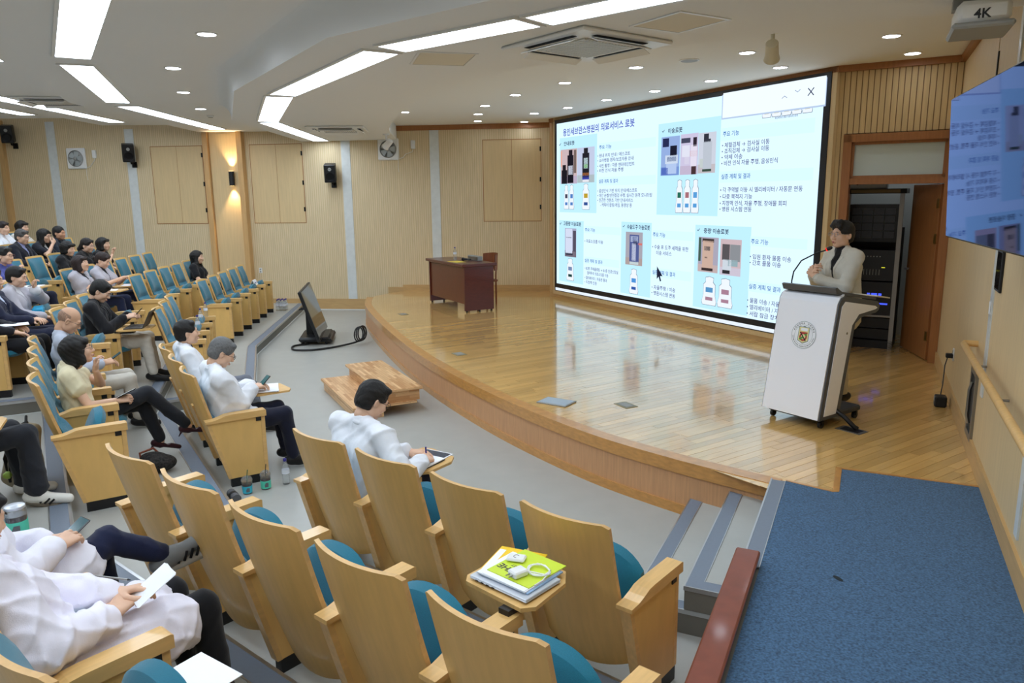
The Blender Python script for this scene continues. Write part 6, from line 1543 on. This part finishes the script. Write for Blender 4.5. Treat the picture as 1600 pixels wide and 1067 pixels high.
# things of the white-coated women
t = thing('note_cards', 'white note cards held by the person in black trousers', 'cards', at(('RC', 2), .13, .63, .72), rz_(('RC', 2), -.1))
for i in range(3): MB().box(-.055, .055, -.08, .08, -.002*i, -.002*i + .0012, M=Mt(rx=.55, rz=-.05*i)).build('card', m_paper, t)
t = thing('pencil', 'clear pen resting on the arm beside the note cards', 'pen', at(('RC', 2), -.17, .60, .66), rz_(('RC', 2), -1.1))
MB().tube([(0, -.08, 0), (0, .08, .0)], .004, 6).build('barrel', m_steel, t); MB().tube([(0, .08, 0), (0, .095, 0)], [.004, .001], 6).build('tip', m_black, t)
m_tealp = M('teal_sleeve', (88, 206, 176), .55); m_coffee = M('coffee', (66, 30, 18), .15); m_greyprint = M('sleeve_print', (104, 108, 112), .6)
def drink(loc, label, h=.13, r0=.036, r1=.044, lid=True, straw=None, sleeve=m_tealp, liquid=m_coffee, jar=False, group=None, tilt=0.0):
    t = thing('drink', label, 'drink', loc, 0.4, group)
    if tilt: t.rotation_euler = (tilt, 0, .4)
    MB().lathe([(r0*.96, .002), (r0, .006), (r1, h), (r1 - .002, h), (r0 - .003, .008)], 22).build('cup', m_pet, t, smooth=True)
    MB().lathe([(r0*.93, .006), (r0*.95 + (r1-r0)*.78*.95, h*.78)], 20).build('contents', liquid, t, smooth=True)
    rr = lambda q: r0 + (r1-r0)*q + .0012
    MB().lathe([(rr(.08), h*.08), (rr(.60), h*.60)], 24).build('sleeve', sleeve, t, smooth=True)
    q0 = [(rr(.34)*math.cos(-1.5 + a) * 1.02, rr(.34)*math.sin(-1.5 + a) * 1.02) for a in [-.35 + i*.1 for i in range(8)]]
    MB().grid([[(x, y, h*.20) for x, y in q0], [(x*1.02, y*1.02, h*.36) for x, y in q0], [(x*1.03, y*1.03, h*.50) for x, y in q0[2:] + q0[-1:]*2]]).build('print', m_greyprint, t)
    if jar: MB().lathe([(r1*.9, h), (r1*.92, h+.012), (r1*.86, h+.014)], 22).build('lid', m_silver, t, smooth=True)
    elif lid: MB().lathe([(r1 + .002, h - .003), (r1 + .002, h + .004), (r1*.85, h + .022), (r1*.45, h + .034), (.008, h + .036)], 22).build('lid', m_pet, t, smooth=True)
    if straw: MB().tube([(0, 0, .02), (.004, .0, h + .03), (.012, .006, h + .085)], .0038, 6).build('straw', straw, t)
    return t
drink(at(('RC', 1), -.31, .525, .633), 'jar of iced coffee in a mint sleeve on the armrest by the held phone', h=.135, r0=.042, r1=.044, lid=False, jar=True)
drink(at(('RC', 2), .05, .43, .62), 'iced coffee in a mint sleeve lying in the lap of the person with cards', h=.13, tilt=-1.05, lid=True)
drink((-2.19, 5.80, 0), 'iced drink cup with a blue sleeve on the floor beside the chair end', h=.115, straw=M('green_straw', (30, 92, 66), .4), sleeve=M('blue_sleeve', (62, 188, 212), .55))
drink((-2.07, 5.90, 0), 'iced drink jar with a mint sleeve and black straw on the floor', h=.125, r0=.040, r1=.042, straw=m_black)
bottle((-1.93, 6.0, 0), 'clear water bottle with a blue cap standing on the floor in the aisle')
sheets(('RC', 3), .085, .50, .672, .21, .15, .1, 'white sheet on the chair arm beside the person with cards', 1, 'paper')
t = thing('rolled_mat', 'dark grey rolled bundle lying on the floor behind the chair end', 'roll', (-2.25, 5.66, 0), 2.2)
MB().tube([(-.08, 0, .036), (.08, 0, .036)], .036, 16).build('roll', M('roll_grey', (96, 96, 98), .8), t, smooth=True); MB().tube([(-.02, 0, .036), (.02, 0, .036)], .0372, 16).build('band', m_black, t)
# bottles on the arms of the short row and beside the wall
for i, (x, y, lab) in enumerate(((-.303, .47, 'on its outer arm'), (.304, .45, 'on its middle arm'), (.911, .46, 'on its near arm'))):
    bottle(at(('MA', 0), x, y, .632), 'clear water bottle with blue cap on the short row, %s' % lab, 'bottles on the short row', .20)
bottle(at(('CA', 0), .304, .50, .632), 'clear water bottle on the armrest beside the person with a tie')
for i in range(3):
    for j in range(3):
        bottle((-4.74 + .07*i, 14.98 + .07*j, TH), 'water bottle in the cluster on the floor by the side wall', 'bottles clustered by the side wall', .235)
t = thing('name_card', 'folded white name card on the arm of the front row', 'card', at(('L1', 0), .32, .38, .632), rz_(('L1', 0), .0))
MB().prism([(-.05, 0), (0, .10), (.05, 0), (.046, 0), (0, .094), (-.046, 0)], -.13, .13, 'x').build('card', m_paper, t); MB().box(-.09, .09, .030, .031, .035, .05).build('print', M('print_blue', (90, 100, 170), .6), t)
# laptop on the tablet of the person in black
K = ('MB', 2)
t = thing('laptop', 'open dark laptop on the chair tablet of the person in black', 'laptop', at(K, .21, .74, .673), rz_(K, -.1))
m_lapd = M('laptop_dark', (74, 68, 62), .4, metal=.3)
MB().box(-.15, .15, -.10, .10, 0, .012, b=.003).build('base', m_lapd, t); MB().box(-.15, .15, 0, .008, 0, .20, M=Mt((0, .10, .012), rx=-.45), b=.003).build('lid', m_lapd, t); MB().box(-.13, .13, -.05, .07, .012, .0135).build('keyboard', m_black, t)
sheets(('L3', 5), .22, .74, .673, .21, .15, .2, 'white sheets on the tablet of the person with folded arms')
sheets(('L3', 4), .22, .76, .673, .30, .21, .1, 'large white sheet on the tablet of the person with the phone')
t = sheets(('L4', 5), .22, .74, .673, .30, .21, .1, 'white pad with a dark phone on the tablet of the person in blue')
MB().box(-.07, .07, -.04, .04, .006, .014, b=.003).build('phone', m_phone, t)
sheets(('MC', 3), -.05, .56, .69, .21, .29, .3, 'white paper in the hand of the person in dark clothes', 1, 'paper')
t = thing('blue_bag', 'bright blue bag on the lap of the person in a grey jacket', 'bag', at(('MC', 1), .02, .52, .60), rz_(('MC', 1), .2))
MB().box(-.14, .14, -.06, .06, 0, .13, b=.02).build('bag', M('bag_blue', (30, 150, 190), .5), t, smooth=True); MB().box(-.05, .05, -.061, -.059, .05, .09).build('print', m_white, t)
# purse on the floor
t = thing('handbag', 'patterned black and brown handbag on the floor by the high heels', 'bag', (-2.98, 5.95, TH), .3)
f = Field((-.2, -.15, 0), (.2, .15, .2), .010); f.ell((0, 0, .075), (.15, .10, .075), 0); f.ell((-.04, .02, .13), (.09, .06, .04), .03); f.ell((0, 0, -.03), (.3, .3, .032), .01, sub=True)
npmesh('pouch', [(*f.mesh(), 0)], [M('bag_tweed', (40, 36, 34), .8, var=.9, scale=60, detail=1)], t)
MB().tube([(-.12, .0, .08), (-.13, .02, .17), (-.03, .06, .19), (.02, .05, .13)], .010, 8).build('strap', M('bag_leather', (126, 62, 38), .5), t, smooth=True)
# backpack behind the row end chair
t = thing('backpack', 'beige backpack with black straps leaning behind the row end chair', 'backpack', (-3.60, 5.27, 2*TH), math.radians(-60))
f = Field((-.22, -.18, 0), (.22, .2, .55), .012); f.cone((-.08, 0, .12), (-.07, .02, .40), .10, .085, 0); f.cone((.08, 0, .12), (.07, .02, .40), .10, .085, .05); f.cone((0, -.09, .12), (0, -.07, .22), .085, .075, .03); f.folds(.005, 18, 4)
npmesh('sack', [(*f.mesh(), 0)], [cloth((168, 156, 130))], t)
for x in (-.09, .09): MB().tube([(x, -.11, .10), (x, -.125, .28), (x*.9, -.07, .44), (x*.8, .03, .49)], .014, 8).build('strap', m_black, t, smooth=True)
MB().tube([(-.03, .02, .48), (0, .03, .55), (.03, .02, .48)], .009, 8).build('handle', m_black, t, smooth=True)
MB().lathe([(.003, -.028), (.026, -.014), (.028, .006), (.016, .026), (.002, .03)], 16, M=Mt((.14, -.12, .17), rx=PI/2)).build('charm', M('lime_charm', (176, 206, 90), .5), t, smooth=True); MB().tube([(.14, -.11, .20), (.135, -.11, .25), (.13, -.10, .28)], .003, 6).build('charm_chain', m_steel, t)
# cup with yellow straw on the tablet in the centre block
K = ('CC', 1)
drink(at(K, .13, .84, .673), 'clear cup of yellow drink with a yellow bent straw on a chair tablet', h=.12, straw=M('yellow_straw', (236, 206, 40), .4), sleeve=M('yellow_sleeve', (232, 214, 60), .5), liquid=M('juice', (214, 190, 110), .2))
# stripes, heel tab, laces and sole of the near white sneaker; laces and panels of the grey trainer
def shoe_trim(P, an, toe, up, cols, stripes=3):
    an = Vector(an); toe = Vector(toe); d = (toe-an).normalized(); up = Vector(up); up = (up - d*up.dot(d)).normalized(); sd = d.cross(up)
    base = an - up*.035
    for i in range(stripes):
        a = base + d*(.045 + .028*i)
        m = MB().box(-.0065, .0065, .036, .0415, -.022, .030, M=Matrix.Translation(a) @ Matrix((( d.x, sd.x, up.x), (d.y, sd.y, up.y), (d.z, sd.z, up.z))).to_4x4() @ Matrix.Rotation(.5, 4, 'Y'), b=.002)
        m.build('shoe_stripe', cols[0], P)
    for i in range(4):
        c = base + d*(.075 + .020*i) + up*(.042 - .006*i)
        MB().tube([c - sd*.026, c + up*.007, c + sd*.026], .0032, 6).build('shoelace', cols[1], P)
    MB().tube([base - d*.05 - up*.034, base + d*.05 - up*.036, base + d*.14 - up*.034, base + d*.185 - up*.030], [.026, .030, .030, .020], 10).build('shoe_sole', cols[2], P, smooth=True)
shoe_trim(P18, (.06, 1.04, .10), (.10, 1.22, .035), (0, 0, 1), (m_black, m_paper, M('gum_sole', (122, 112, 96), .6)))
shoe_trim(P24, (.04, 1.00, .47), (.08, 1.14, .50), (0, -.2, 1), (m_black, m_paper, M('trainer_sole', (196, 194, 186), .6)), 4)
